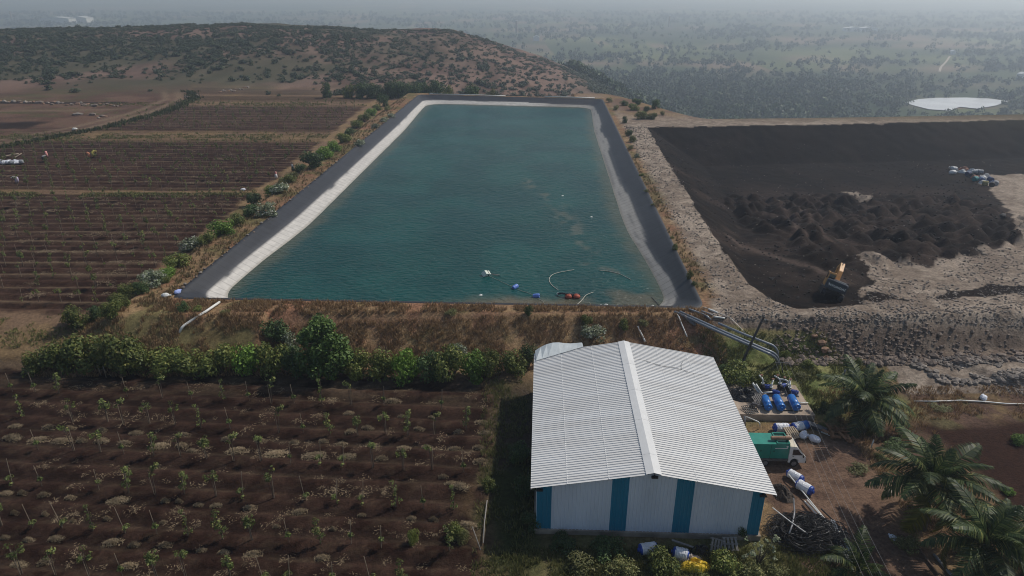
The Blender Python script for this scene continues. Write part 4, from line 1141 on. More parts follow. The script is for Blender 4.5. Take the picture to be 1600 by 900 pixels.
link('rear_window', MB().box((-.8, -.26, 2.3), (.72, .03, .6)).mesh('rear_window', glass), parent=cb)
link('side_window', MB().box((-1.26, .55, 2.25), (.03, 1.1, .7)).mesh('side_window', glass), parent=cb)
link('roof_window', MB().box((-.8, .6, 2.79), (.6, .7, .04)).mesh('roof_window', glass), parent=cb)
bm_ = [(.6, 1.5), (1.5, 3.2), (2.9, 4.1), (4.5, 3.4), (4.6, 3.0), (3.0, 3.5), (2.0, 2.6), (1.1, 1.4)]
link('boom', MB().prism(bm_, -.24, .24, Matrix.Translation((.1, 0, 0)) @ Matrix.Rotation(rad(90), 4, 'Z')).mesh('boom', yel), parent=ex)
link('stick', MB().prism([(4.3, 3.65), (4.7, 3.5), (5.3, .9), (5.05, .8), (4.3, 3.0)], -.16, .16, Matrix.Translation((.1, 0, 0)) @ Matrix.Rotation(rad(90), 4, 'Z')).mesh('stick', yel), parent=ex)
link('bucket', MB().prism([(5.0, .95), (5.4, .8), (5.3, .1), (4.7, -.1), (4.4, .3), (4.6, .6)], -.5, .5, Matrix.Translation((.1, 0, 0)) @ Matrix.Rotation(rad(90), 4, 'Z')).mesh('bucket', darkm), parent=ex)
for s in (-1, 1): link('hydraulic_ram', MB().tube([(.1 + s * .3, 1.3, 1.5), (.1 + s * .3, 2.2, 2.6)], .08, 8).mesh('hydraulic_ram', greyP), parent=ex)
link('stick_ram', MB().tube([(.1, 2.6, 4.15), (.1, 4.3, 3.8)], .08, 8).mesh('stick_ram', greyP), parent=ex)

# scrap by the pit's far right corner
scr = [('white', (.5, .5, .5)), ('blue', (.07, .12, .24)), ('black', (.02, .02, .022)), ('orange', (.30, .14, .09)), ('grey', (.25, .26, .28)), ('teal', (.03, .2, .2)), ('dark blue', (.03, .05, .12)), ('yellow', (.25, .22, .08))]
SC = [(1488, 272, 0, 'sack'), (1490, 266, 0, 'sack'), (1503, 270, 0, 'bundle'), (1506, 266, 3, 'bundle'), (1512, 275, 6, 'drum'), (1519, 269, 0, 'bundle'), (1517, 277, 2, 'bundle'), (1523, 283, 5, 'drum'), (1524, 279, 3, 'bundle'), (1527, 271, 0, 'sack'),
      (1531, 272, 4, 'drum'), (1533, 285, 1, 'drum'), (1535, 281, 0, 'sack'), (1537, 287, 0, 'bundle'), (1541, 276, 4, 'bundle'), (1539, 290, 7, 'drum'), (1543, 282, 0, 'bundle'), (1547, 284, 6, 'drum'), (1551, 287, 1, 'bundle'), (1549, 292, 2, 'drum'), (1555, 290, 4, 'drum'), (1530, 277, 2, 'bundle')]
cnt = {}
for q in sorted(SC): cnt[(q[2], q[3])] = cnt.get((q[2], q[3]), 0) + 1
seen = {}
for q in sorted(SC):
    nm, cc = scr[q[2]]; kk = (q[2], q[3]); seen[kk] = seen.get(kk, 0) + 1
    lab = f'{nm} {q[3]} in the scrap pile at the far edge of the black pit' if cnt[kk] == 1 else f'{nm} {q[3]}, {nth(seen[kk])} from the left in the scrap pile across the black pit'
    mm = mat('scrap ' + nm, cc, .6, .3, 3, .4, 6)
    p = G(q[0], q[1])
    if q[3] == 'drum':
        mb = MB().lathe([(.5, 0), (.55, .1), (.55, .45), (.52, .5), (.55, .55), (.55, 1.0), (.5, 1.1)], Matrix.Translation((-.5, 0, .5)) @ Matrix.Rotation(rad(90), 4, 'Y'), 14)
        tag(link('scrap_drum', mb.mesh('scrap_drum', mm), p, random.uniform(0, 3), .95), lab, 'drum', 'scrap piled beside the pit')
    elif q[3] == 'sack':
        sack(lab, p, .75, mm, random.uniform(0, 3), q[0], 'scrap piled beside the pit', 'scrap_sack')
    else:
        o = heap('scrap_bundle', lab, 'bundle', p, 1.1, .7, .9, mm, q[0] % 97, 9, .6, random.uniform(0, 3)); o['group'] = 'scrap piled beside the pit'
sack('small dark bag lying on the gravel at the far right of the black heaps', G(1566, 340), .55, mat('scrap black'), 1, 5, None, 'bag', 'bag')

# ================================================================== BLACK HOSE HEAP and pipes in the yard
r = random.Random(5)
mb = MB()
for i in range(900):
    a = r.random() * 6.283; q = math.sqrt(r.random())
    cx, cy = 2.35 * q * math.cos(a), 1.75 * q * math.sin(a)
    h = .12 + .95 * (1 - q * q) * r.uniform(.55, 1.05)
    R0 = r.uniform(.25, .75); th = r.random() * 6.283; sp = r.uniform(1.2, 4.2)
    ti = r.uniform(-.7, .7); tj = r.uniform(-.7, .7)
    pts = []
    for k in range(9):
        u = th + sp * k / 8
        x, y = R0 * math.cos(u), R0 * .7 * math.sin(u)
        pts.append((cx + x, cy + y, max(.04, h + ti * x * .6 + tj * y * .6)))
    mb.tube(pts, r.choice((.014, .018, .026)), 5, False)
hs_m = M('black drip hose', (.013, .0125, .0135), .5, .5, 1.2, 0, spec=.4, island=.7)
hh = G(1262, 838)
tag(link('hose_heap', mb.mesh('hose_heap', hs_m), (hh.x, hh.y, .05), -.12), 'large tangled heap of black drip hose beside the shed corner', 'hose heap')
tag(heap('hose_heap', 'smaller brown and black heap of old hose under the shed eave', 'hose heap', P(1222, 772, 0), .75, 1.0, .8, M('brown black refuse', (.045, .035, .028), .9, .5, 3, .6, 10), 33, 22, .8, .2), None, None)
for (pl, rr, m, lab) in [([(1232, 741, .5), (1262, 778, .3), (1298, 822, .35), (1334, 893, .2)], .05, whiteP, 'longest white pipe running from the wrapped tank along the hose heap'),
                       ([(1257, 783, .25), (1282, 810, .3), (1310, 843, .3), (1332, 880, .2)], .06, whiteP, 'white pipe lying just left of the longest pipe by the hose heap'),
                       ([(1261, 781, .45), (1285, 808, .45), (1306, 835, .4)], .05, whiteP, 'white pipe on top of the bundle beside the hose heap'),
                       ([(1279, 812, .5), (1293, 831, .5), (1307, 843, .45), (1312, 870, .3)], .04, greyP, 'bent grey pipe lying on the right side of the hose heap'),
                       ([(1299, 813, .3), (1312, 847, .3)], .08, whiteP, 'thick short white pipe right of the hose heap, left one'),
                       ([(1303, 813, .35), (1316, 845, .3)], .07, whiteP, 'thick short white pipe right of the hose heap, right one'),
                       ([(1207, 793, 1.3), (1235, 815, 1.25), (1262, 834, .9)], .035, whiteP, 'thin white rod lying across the top of the hose heap'),
                       ([(1240, 779, .9), (1241.5, 800, 1.1), (1238, 820, 1.1), (1233, 834, 1.0)], .055, greyP, 'curved grey pipe lying on the hose heap near the shed'),
                       ([(1283, 795, .2), (1307, 818, .2), (1322, 845, .2), (1332, 872, .15)], .05, blackP, 'black pipe curving right of the white pipe bundle'),
                       ([(1313, 826, .2), (1330, 858, .2), (1341, 885, .2)], .05, mat('scrap grey'), 'grey pipe at the right end of the pipe bundle'),
                       ([(1318, 842, .3), (1329, 866, .3), (1338, 878, .3)], .09, M('pale blue pipe', (.30, .36, .44), .5, .15, 3), 'pale bluish pipe at the lower end of the bundle')]:
    pipe_thing('pvc_pipe', lab, 'pipe', [P(x, y, z) for x, y, z in pl], rr, m)
for (a, b, r_, m, lab) in [((1421, 838), (1466, 898), .08, M('rusty pole', (.09, .055, .038), .8, .3, 3), 'long rusty pole on the ground below the middle palm'),
                         ((1459, 866), (1487, 899), .09, greyP, 'grey pipe on the ground between the two right palms'),
                         ((1362, 686), (1361, 700), .05, whiteP, 'short white stake standing in the yard by the offcuts')]:
    A, B = P(*a, .12), P(*b, .12)
    if 'stake' in lab: A = P(a[0], b[1], .12) + Vector((0, 0, .8))
    pipe_thing('ground_pole', lab, 'pole', [A, B], r_, m)
wl = [G(x, y) + Vector((0, 0, .12)) for x, y in [(1428, 629), (1460, 629), (1500, 628), (1540, 630), (1570, 633), (1620, 634)]]
pipe_thing('white_hose', 'long white hose lying over the dry grass at the right edge', 'hose', wl, .06, whiteP)
sack('crumpled white bag on the dry grass above the white hose', G(1536, 624), .35, sackw, 1.1, 8)
sack('dirty pale bag on the yard under the middle palm frond', P(1388, 772, 0), .33, M('dirty cloth', (.42, .36, .28), .9, .25, 4), .3, 9)
sack('small white bag in the palm shadow on the yard', P(1395, 842, 0), .24, sackw, 2.0, 10)
# front of the shed
heap('yellow_sheet', 'crumpled yellow plastic sheet on the weeds below the striped wall', 'sheet', P(1086, 886, .1), .95, .55, .75, M('yellow plastic', (.62, .42, .03), .5, .2, 2, .5, 8), 21, 24, .75)
heap('pale_sheet', 'crumpled beige sacking beside the yellow sheet', 'sheet', P(1076, 875, .1), .9, .4, .6, M('beige sacking', (.40, .34, .30), .85, .2, 4, .5, 9), 22, 20, .8)
heap('black_sheet', 'crumpled dark netting behind the yellow sheet near the wall', 'sheet', P(1094, 862, .0), .7, .4, .6, mat('scrap black'), 23, 16, .8)
pallet('grey pallet leaning on the weeds before the wall, left one', P(1118, 853, .25), (rad(55), rad(25), rad(10)), greyw, 1.0, 1.0, n=4)
pallet('grey pallet leaning on the weeds before the wall, right one', P(1141, 850, .3), (rad(40), rad(-6), rad(-4)), greyw, 1.0, .9, n=4)
mb = MB().box((0, 0, 0), (2.1, .16, .06)); tag(link('plank', mb.mesh('plank', greyw), P(1074, 852, .35), rot=(0, rad(12), rad(-14))), 'weathered plank lying before the wall above the yellow sheet', 'plank')
# fence rods at the edge of the lower orchard
pipe_thing('fence_rod', 'pale rod lying along the orchard edge beside the shed shadow', 'rod', [P(761, 782, .3), P(757, 815, .25), P(755, 848, .2)], .045, greyw)
pipe_thing('fence_rod', 'leaning stick at the orchard edge beside the weeds', 'stick', [P(738, 823, .9), P(752, 862, 0)], .03, greyw)

# ================================================================== VEGETATION
G_MID = leafM('bush leaves', (.065, .095, .022), (.165, .19, .042), (.28, .27, .08))
G_DARK = leafM('dark bush leaves', (0.034, 0.066, 0.023), (0.083, 0.129, 0.038), (0.125, 0.177, 0.058))
G_PALE = leafM('pale bush leaves', (0.116, 0.147, 0.078), (0.265, 0.296, 0.186), (0.600, 0.600, 0.559))
G_BRI = leafM('bright bush leaves', (0.088, 0.166, 0.023), (0.176, 0.293, 0.043), (0.254, 0.370, 0.069))
G_OLIVE = leafM('olive weeds', (0.094, 0.109, 0.037), (0.206, 0.206, 0.075), (0.300, 0.263, 0.112))
G_HILL = leafM('hill shrub leaves', (0.027, 0.043, 0.021), (0.069, 0.088, 0.040), None, .15)
G_VAL = leafM('valley tree leaves', (.030, .058, .024), (.075, .115, .04), None, .15)
G_SAP = leafM('sapling leaves', (.07, .10, .025), (.16, .20, .06), (.32, .31, .09))
G_PALM = leafM('palm leaflets', (.024, .048, .014), (.085, .115, .034), (.24, .24, .08), .3, .5)  # wide tone range puts leaf glints and dark crown interior into the colour
G_STR = leafM('straw', (.20, .15, .09), (.36, .28, .175), (.45, .36, .24), .1)
G_DRY = leafM('dry grass', (0.196, 0.117, 0.062), (0.371, 0.244, 0.130), (0.529, 0.392, 0.216), .2)
G_GRS = leafM('green grass', (0.094, 0.113, 0.034), (0.189, 0.198, 0.066), (0.320, 0.282, 0.113), .25)
TWIG = M('twigs', (.09, .07, .052), .9, .3, 4)
STK = M('bamboo stake', (.24, .195, .145), .8, .2, 3)

def bush_np(seed, nb=16, n=1500, size=.11, squash=1.0, r0=.22, r1=.42, shell=.55):
    C, Q = blobs(nb, .72, .8, r0, r1, seed, .18)
    return leafcloud(C, Q, n, size, seed, shell=shell)
def stems_np(seed, n=5, h=.6, spread=.4):
    rr = random.Random(seed); mb = MB()
    for i in range(n):
        a = rr.random() * 6.283
        mb.tube([(0, 0, -.08), (spread * .4 * math.cos(a), spread * .4 * math.sin(a), h * .5), (spread * math.cos(a + .3), spread * math.sin(a + .3), h)], [.035, .025, .012], 5, False)
    return mb
BUSH = {}
def bush_mesh(kind, var):
    k = (kind, var)
    if k not in BUSH:
        m, n, sz = {'mid': (G_MID, 2300, .062), 'dark': (G_DARK, 2300, .06), 'pale': (G_PALE, 1400, .075), 'bright': (G_BRI, 2000, .065), 'olive': (G_OLIVE, 1500, .06)}[kind]
        V, F = bush_np(100 + var * 7 + len(kind), 17, n, sz)
        BUSH[k] = (np_mesh('foliage', V, F, m), stems_np(var).mesh('stem', TWIG))
    return BUSH[k]
nb_ = [0]
def bush(label, p, w, h, kind, group=None, name='bush', cat='bush'):
    nb_[0] += 1
    f, s = bush_mesh(kind, nb_[0] % 4)
    t = thing(name, label, cat, p, random.uniform(0, 6.28), group)
    link('foliage', f, sc=(w / 2 * 1.0, w / 2 * random.uniform(.85, 1.1), h), parent=t)
    link('stem', s, sc=(w / 2, w / 2, h), parent=t)
    return t
def px_bush(px, py, wpx, hpx, kind, label, group=None, name='bush', cat='bush', p=None):
    p = p or G(px, py); F = p.y * CP - (p.z - HC) * SP
    w = wpx * F / FPX; h = hpx * F / FPX * .74
    return bush(label, p - Vector((0, 0, .1)), w, h, kind, group, name, cat)

HG = 'bushes along the foot of the near bank'
kinds = {'mid': 'mid green', 'dark': 'dark green', 'pale': 'pale flowering', 'bright': 'bright green', 'olive': 'olive'}
front = [(62, 580, 62, 38, 'mid'), (100, 576, 72, 52, 'mid'), (143, 572, 84, 62, 'mid'), (188, 574, 84, 66, 'mid'), (212, 582, 74, 50, 'mid'), (262, 582, 72, 44, 'mid'), (305, 583, 76, 46, 'mid'), (348, 583, 70, 46, 'mid'), (390, 582, 66, 52, 'bright'), (425, 583, 62, 60, 'mid'), (463, 585, 62, 52, 'dark'),
         (565, 588, 56, 46, 'mid'), (600, 590, 60, 50, 'mid'), (636, 592, 62, 58, 'bright'), (672, 590, 60, 48, 'dark'), (706, 592, 64, 56, 'mid'), (742, 590, 58, 50, 'bright'), (768, 588, 44, 50, 'mid'), (803, 582, 52, 46, 'mid'), (826, 572, 40, 40, 'dark')]
for i, (x, y, w, h, k) in enumerate(front):
    px_bush(x, y, w, h, k, f'{kinds[k]} bush at the foot of the near bank, {nth(i + 1)} from the left', HG)
px_bush(432, 530, 52, 38, 'dark', 'greyish dark bush high on the bank left of the tall tree')
px_bush(456, 552, 44, 38, 'pale', 'pale flowering bush between the dark bush and the tall tree')
px_bush(712, 558, 40, 24, 'pale', 'pale flowering bush above the hedge in the middle of the bank')
px_bush(925, 532, 52, 28, 'pale', 'pale flowering bush behind the shed roof left of the ridge')
px_bush(826, 490, 16, 18, 'dark', 'small dark sparse shrub on the pond rim above the bank path')
px_bush(915, 507, 24, 18, 'mid', 'small green shrub on the near rim behind the shed, left one')
px_bush(975, 513, 22, 18, 'mid', 'small green shrub on the near rim behind the shed, right one')
px_bush(1005, 508, 22, 10, 'olive', 'low olive shrub on the bank right of the two rim shrubs')
px_bush(287, 485, 28, 18, 'dark', 'low dark shrub on the grassy bank left of the pond corner')
px_bush(310, 484, 22, 9, 'mid', 'small green shrub at the left near corner of the pond')
px_bush(350, 490, 22, 9, 'olive', 'small olive shrub beside the white pipe on the bank')
px_bush(705, 490, 26, 8, 'olive', 'low olive shrub on the rim in the middle of the near bank')
# tall tree in the hedge
tt = thing('broad_tree', 'tall dense green tree rising from the hedge on the near bank', 'tree', G(512, 585) - Vector((0, 0, .1)))
mb = MB().tube([(0, 0, -.2), (.1, 0, 1.2), (.15, .1, 2.4), (0, .1, 4.2)], [.26, .2, .15, .06], 8)
for i in range(9):
    a = i * 2.4; z0 = 1.2 + i * .28; mb.tube([(.1, .05, z0), (1.0 * math.cos(a), 1.0 * math.sin(a), z0 + .8), (1.9 * math.cos(a), 1.9 * math.sin(a), z0 + 1.2)], [.1, .06, .02], 6, False)
link('trunk', mb.mesh('trunk', TWIG), parent=tt)
C = []; Q = []
rr = random.Random(3)
for i in range(46):
    z = .6 + 4.9 * (i / 45); lim = 2.55 * math.sqrt(max(.05, 1 - ((z - 2.5) / 3.3) ** 2)); a = rr.random() * 6.283; q = math.sqrt(rr.random()) * .85
    C.append((lim * q * math.cos(a), lim * q * math.sin(a), z)); Q.append(rr.uniform(.5, .95))
V, F = leafcloud(C, Q, 9500, .15, 4)
link('crown', np_mesh('crown', V, F, leafM('tree leaves', (.045, .088, .018), (.10, .16, .034), (.14, .20, .05))), parent=tt)

# hedge left of the pond
LH = 'bushes along the left bank of the pond'
left = [(118, 512, 54, 38, 'mid'), (150, 500, 36, 26, 'dark'), (175, 492, 44, 30, 'mid'), (205, 466, 50, 26, 'mid'), (238, 446, 50, 28, 'pale'), (262, 432, 36, 18, 'bright'), (280, 416, 44, 24, 'mid'), (300, 390, 48, 26, 'pale'), (325, 380, 34, 18, 'mid'), (347, 366, 48, 26, 'bright'), (372, 350, 34, 20, 'mid'),
        (392, 336, 34, 22, 'dark'), (416, 336, 42, 24, 'pale'), (398, 322, 30, 24, 'dark'), (424, 305, 28, 18, 'bright'), (437, 300, 36, 18, 'pale'), (452, 285, 26, 14, 'mid'), (470, 270, 26, 18, 'dark'), (488, 262, 46, 28, 'dark'), (508, 248, 34, 22, 'bright'), (522, 236, 28, 18, 'bright'), (536, 222, 30, 16, 'mid'),
        (548, 212, 26, 14, 'dark'), (557, 200, 26, 14, 'mid'), (570, 190, 26, 14, 'mid'), (580, 180, 24, 12, 'bright'), (590, 172, 20, 10, 'mid'), (599, 166, 24, 20, 'dark'), (561, 228, 24, 12, 'pale'), (500, 245, 20, 14, 'pale'), (587, 200, 18, 8, 'pale'), (600, 190, 16, 8, 'pale'), (612, 183, 16, 7, 'pale'),
        (190, 478, 40, 24, 'mid'), (222, 456, 34, 20, 'dark'), (256, 440, 28, 16, 'mid'), (460, 278, 22, 12, 'olive'), (606, 172, 16, 8, 'olive'), (440, 290, 22, 14, 'olive')]
for i, (x, y, w, h, k) in enumerate(sorted(left)):
    px_bush(x, y, w, h, k, f'{kinds[k]} bush on the left bank of the pond, {nth(i + 1)} from the left', LH)
RHs = [(952, 160, 14, 8, 'olive'), (962, 172, 14, 9, 'olive'), (976, 192, 14, 12, 'dark'), (983, 212, 16, 12, 'dark'), (988, 222, 14, 12, 'mid'), (985, 234, 12, 8, 'olive'), (995, 246, 12, 8, 'pale'), (1002, 275, 10, 6, 'mid'), (1010, 300, 10, 6, 'olive'), (1055, 390, 14, 12, 'mid'), (1050, 372, 10, 6, 'olive'), (1078, 436, 14, 16, 'mid'), (1084, 446, 12, 10, 'dark'), (1020, 322, 10, 6, 'olive')]
for i, (x, y, w, h, k) in enumerate(sorted(RHs)):
    px_bush(x, y, w, h, k, f'small {kinds[k]} shrub on the right rim of the pond, {nth(i + 1)} from the left', 'shrubs along the right rim of the pond')
FB = [(565, 141, 26, 8, 'dark'), (585, 142, 30, 10, 'dark'), (606, 142, 24, 10, 'dark'), (623, 143, 30, 16, 'dark'), (640, 143, 24, 10, 'dark'), (658, 143, 34, 12, 'dark'), (680, 143, 34, 13, 'dark'), (738, 145, 26, 9, 'dark'), (768, 147, 18, 6, 'olive'), (510, 141, 18, 9, 'dark'), (700, 144, 20, 8, 'mid'), (545, 141, 20, 7, 'mid')]
for i, (x, y, w, h, k) in enumerate(sorted(FB)):
    d = ray(x, y); Yt = 228 if x < 700 else 226
    t_ = Yt / d[1]; p = Vector((d[0] * t_, Yt, hs(d[0] * t_, Yt)))
    hh_ = max(h * 250 / FPX, (HC + d[2] * t_) + h * 250 / FPX * .75 - p.z)
    bush(f'{kinds[k]} bush just beyond the far bank, {nth(i + 1)} from the left', p, w * 250 / FPX, hh_, k, 'bushes just beyond the far bank')
KN = [(975, 165, 16, 9, 'dark'), (990, 172, 22, 12, 'mid'), (1002, 186, 26, 14, 'mid'), (1018, 186, 22, 12, 'mid'), (1010, 174, 14, 9, 'dark'), (1024, 170, 16, 16, 'dark'), (995, 163, 22, 10, 'dark'), (1035, 180, 12, 8, 'olive')]
for i, (x, y, w, h, k) in enumerate(sorted(KN)):
    px_bush(x, y, w, h, k, f'{kinds[k]} shrub on the red knoll beyond the right far corner, {nth(i + 1)} from the left', 'shrubs on the red knoll')
# bushes and weeds right of the shed and in front of it
YB = [(1150, 600, 60, 44, 'mid', 'broad green bush right behind the shed beside the leaning pole'), (1180, 602, 46, 30, 'mid', 'green bush behind the slab, the one nearest the shed bush'),
      (1222, 594, 34, 18, 'mid', 'green bush behind the slab under the thin wires'), (1252, 590, 26, 10, 'olive', 'low olive bush on the grass right of the wire post'), (1132, 592, 30, 28, 'dark', 'dark bush at the far right shed corner'),
      (1224, 560, 22, 18, 'mid', 'bush at the foot of the rubble slope by the pipe elbows'), (1338, 578, 20, 22, 'mid', 'small green bush above the palm by the rubble'), (1262, 574, 26, 14, 'mid', 'low green bush at the rubble foot'), (1300, 560, 8, 5, 'mid', 'tiny green shrub among the rubble boulders'), (1218, 530, 8, 6, 'olive', 'tiny olive shrub high on the rubble slope'),
      (1320, 590, 16, 9, 'pale', 'small pale plant beside the short post above the palm'), (1288, 645, 26, 26, 'dark', 'dark bush squeezed between slab corner and palm'), (1285, 668, 16, 10, 'mid', 'small weed clump at the slab front right corner'),
      (766, 764, 34, 24, 'mid', 'leafy green shrub at the orchard edge in the shed shadow line'), (812, 720, 46, 36, 'dark', 'dark shrub in the shed shadow beside the left wall, far one'), (822, 770, 44, 40, 'dark', 'dark shrub in the shed shadow beside the left wall, middle one'), (832, 825, 40, 34, 'dark', 'dark shrub in the shed shadow at the near left corner'),
      (712, 838, 40, 34, 'mid', 'green shrub in the orchard near the leaning stick'), (722, 846, 30, 24, 'olive', 'olive shrub beside the green shrub near the leaning stick'), (646, 850, 26, 32, 'mid', 'rounded green shrub in the orchard left of the two edge shrubs'),
      (1033, 890, 66, 42, 'mid', 'broad green weed clump left of the yellow sheet'), (968, 893, 60, 30, 'olive', 'olive weed clump left of the broad green one'), (905, 890, 60, 26, 'olive', 'leftmost olive weed clump before the wall'), (1130, 893, 60, 38, 'mid', 'green weed clump right of the yellow sheet'), (1172, 896, 46, 26, 'olive', 'olive weed clump below the white leaved plant'), (1215, 897, 40, 18, 'olive', 'olive weed clump under the black hose heap'),
      (1158, 840, 26, 30, 'dark', 'dark weed growing against the striped wall'), (950, 862, 70, 22, 'dark', 'low dark weeds in the shade of the striped wall'), (880, 855, 60, 20, 'dark', 'low dark weeds at the left end of the striped wall'), (1095, 900, 40, 14, 'mid', 'small weed in front of the yellow sheet'),
      (1505, 782, 40, 16, 'olive', 'olive scrub behind the middle palm'), (1590, 692, 30, 18, 'bright', 'bright green plant at the right picture edge'), (1575, 770, 24, 14, 'bright', 'bright green plant right of the middle palm'), (1470, 640, 40, 10, 'olive', 'low olive scrub under the white hose'), (1400, 700, 50, 14, 'dark', 'low dark scrub between the far and middle palms'), (1340, 735, 46, 12, 'olive', 'low olive scrub at the yard edge by the palm shadows'), (1420, 855, 60, 18, 'olive', 'low olive scrub at the foot of the middle palm'), (1375, 716, 30, 8, 'mid', 'low green scrub on the bank at the yard edge'), (1500, 860, 50, 22, 'olive', 'olive scrub between the two right palms')]
for (x, y, w, h, k, lab) in YB: px_bush(x, y, w, h, k, lab, None, 'bush', 'bush')
# white leaved plant
wp = thing('white_leaved_plant', 'upright plant with large whitish leaf rosettes at the shed corner', 'plant', P(1186, 880, 0))
rr = random.Random(8); st = MB(); C = []; Q = []
for i in range(13):
    a = rr.random() * 6.28; L_ = rr.uniform(.3, 1.3); h_ = rr.uniform(.3, 2.3)
    e = Vector((L_ * math.cos(a), L_ * .6 * math.sin(a), h_)); st.tube([(0, 0, -.1), e * .5 + Vector((0, 0, .15)), e], [.03, .02, .012], 5, False)
    for k in range(3): C.append(tuple(e + Vector((rr.uniform(-.15, .15), rr.uniform(-.12, .12), rr.uniform(-.25, .1))))); Q.append(.11)
link('stem', st.mesh('stem', TWIG), parent=wp)
V, F = leafcloud(C, Q, 190, .1, 6, .6, .6, .8)
link('foliage', np_mesh('foliage', V, F, leafM('whitish leaves', (.25, .30, .17), (.45, .48, .32), (.6, .62, .48))), parent=wp)

# ================================================================== PALMS
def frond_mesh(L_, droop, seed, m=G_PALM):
    r = random.Random(seed); V = []; F = []
    n = 15; pts = []
    for k in range(n + 1):
        t = k / n
        ang = .9 - droop * t * 1.15
        if k == 0: p = Vector((0, 0, 0))
        else: p = pts[-1] + Vector((math.cos(ang), 0, math.sin(ang))) * (L_ / n)
        pts.append(p)
    def at(t):
        i = min(int(t * n), n - 1); f = t * n - i; return pts[i].lerp(pts[i + 1], f), (pts[i + 1] - pts[i]).normalized()
    quads = []
    for k in range(56):
        t = .12 + .88 * k / 55
        p, d = at(t)
        ll = (.28 + .95 * math.sin(math.pi * min(1, .18 + t * .82)) ** .8) * L_ * .19
        for s in (-1, 1):
            if r.random() < .06: continue
            side = Vector((0, s, 0)); up = side.cross(d) * s
            dr = r.uniform(.1, .6)
            dirv = (side * .82 + d * r.uniform(.45, .7) - Vector((0, 0, 1)) * dr * .55).normalized()
            w = d * .034 * L_ / 4
            m1 = p + dirv * ll * .55; e = m1 + (dirv - Vector((0, 0, 1)) * (.35 + dr * .6)).normalized() * ll * .5
            b = len(V)
            V += [p - w, p + w, m1 + w * 1.3, m1 - w * 1.3, e + w * .3, e - w * .3]
            F += [(b, b + 1, b + 2, b + 3), (b + 3, b + 2, b + 4, b + 5)]
    mb = MB(); mb.v = [tuple(v) for v in V]; mb.f = F
    mb.tube(pts, [.045 * (1 - .85 * k / n) for k in range(n + 1)], 5, False)
    me = bpy.data.meshes.new('frond'); me.from_pydata(mb.v, [], mb.f); me.materials.append(m); me.update()
    return me
G_PALMY = leafM('yellowing leaflets', (.07, .075, .015), (.15, .14, .02), (.22, .18, .04), .3)
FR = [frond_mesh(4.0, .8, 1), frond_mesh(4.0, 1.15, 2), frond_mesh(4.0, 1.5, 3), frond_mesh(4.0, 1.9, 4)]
FRY = frond_mesh(4.0, 2.1, 5, G_PALMY)
bark = M('palm bark', (.12, .10, .08), .9, .3, 4, .5, 14, stretch=(1, 1, 3))
def palm(label, base, crown, n, L_, seed, tr_=.2, upright=0.0):
    r = random.Random(seed)
    t = thing('coconut_palm', label, 'palm tree', base, 0, 'coconut palms by the yard')
    c = crown - base
    pts = [Vector((0, 0, -.2)), c * .33 + Vector((.08, 0, 0)), c * .66 + Vector((.06, 0, 0)), c]
    link('trunk', MB().tube(pts, [tr_ * 1.5, tr_ * 1.05, tr_ * .95, tr_ * .9], 12).mesh('trunk', bark, True), parent=t)
    for i in range(n):
        a = i * 2.39996 + r.uniform(-.2, .2); q = i / (n - 1)
        elev = (1.4 - 1.65 * q ** .9) + r.uniform(-.12, .12) + upright
        var = min(3, int(q * 2.6 + r.random() * 1.2))
        me = FR[var] if not (q > .78 and r.random() < .4) else FRY
        s = L_ / 4 * r.uniform(.85, 1.08) * (1 if q > .15 else .8)
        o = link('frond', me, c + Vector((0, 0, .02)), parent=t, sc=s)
        o.rotation_euler = Euler((r.uniform(-.35, .35), -(elev - .55), a), 'XYZ')
    return t
palm('coconut palm standing behind the brown offcut heap by the slab', P(1352, 676, 0), P(1352, 628, 2.3), 24, 4.6, 1, .22)
palm('coconut palm in the middle right with its trunk base visible', P(1440, 826, 0), P(1455, 756, 3.4), 25, 4.45, 2, .22)
palm('coconut palm nearest the lower right picture corner', P(1532, 930, 0), P(1542, 852, 3.8), 25, 4.2, 3, .22)
palm('young low palm at the lower end of the pipe bundle', P(1340, 906, 0), P(1341, 894, .7), 11, 3.0, 4, .16, .12)
palm('coconut palm mostly cut off by the right picture edge', P(1628, 900, 0), P(1640, 850, 2.6), 18, 3.6, 6, .2)

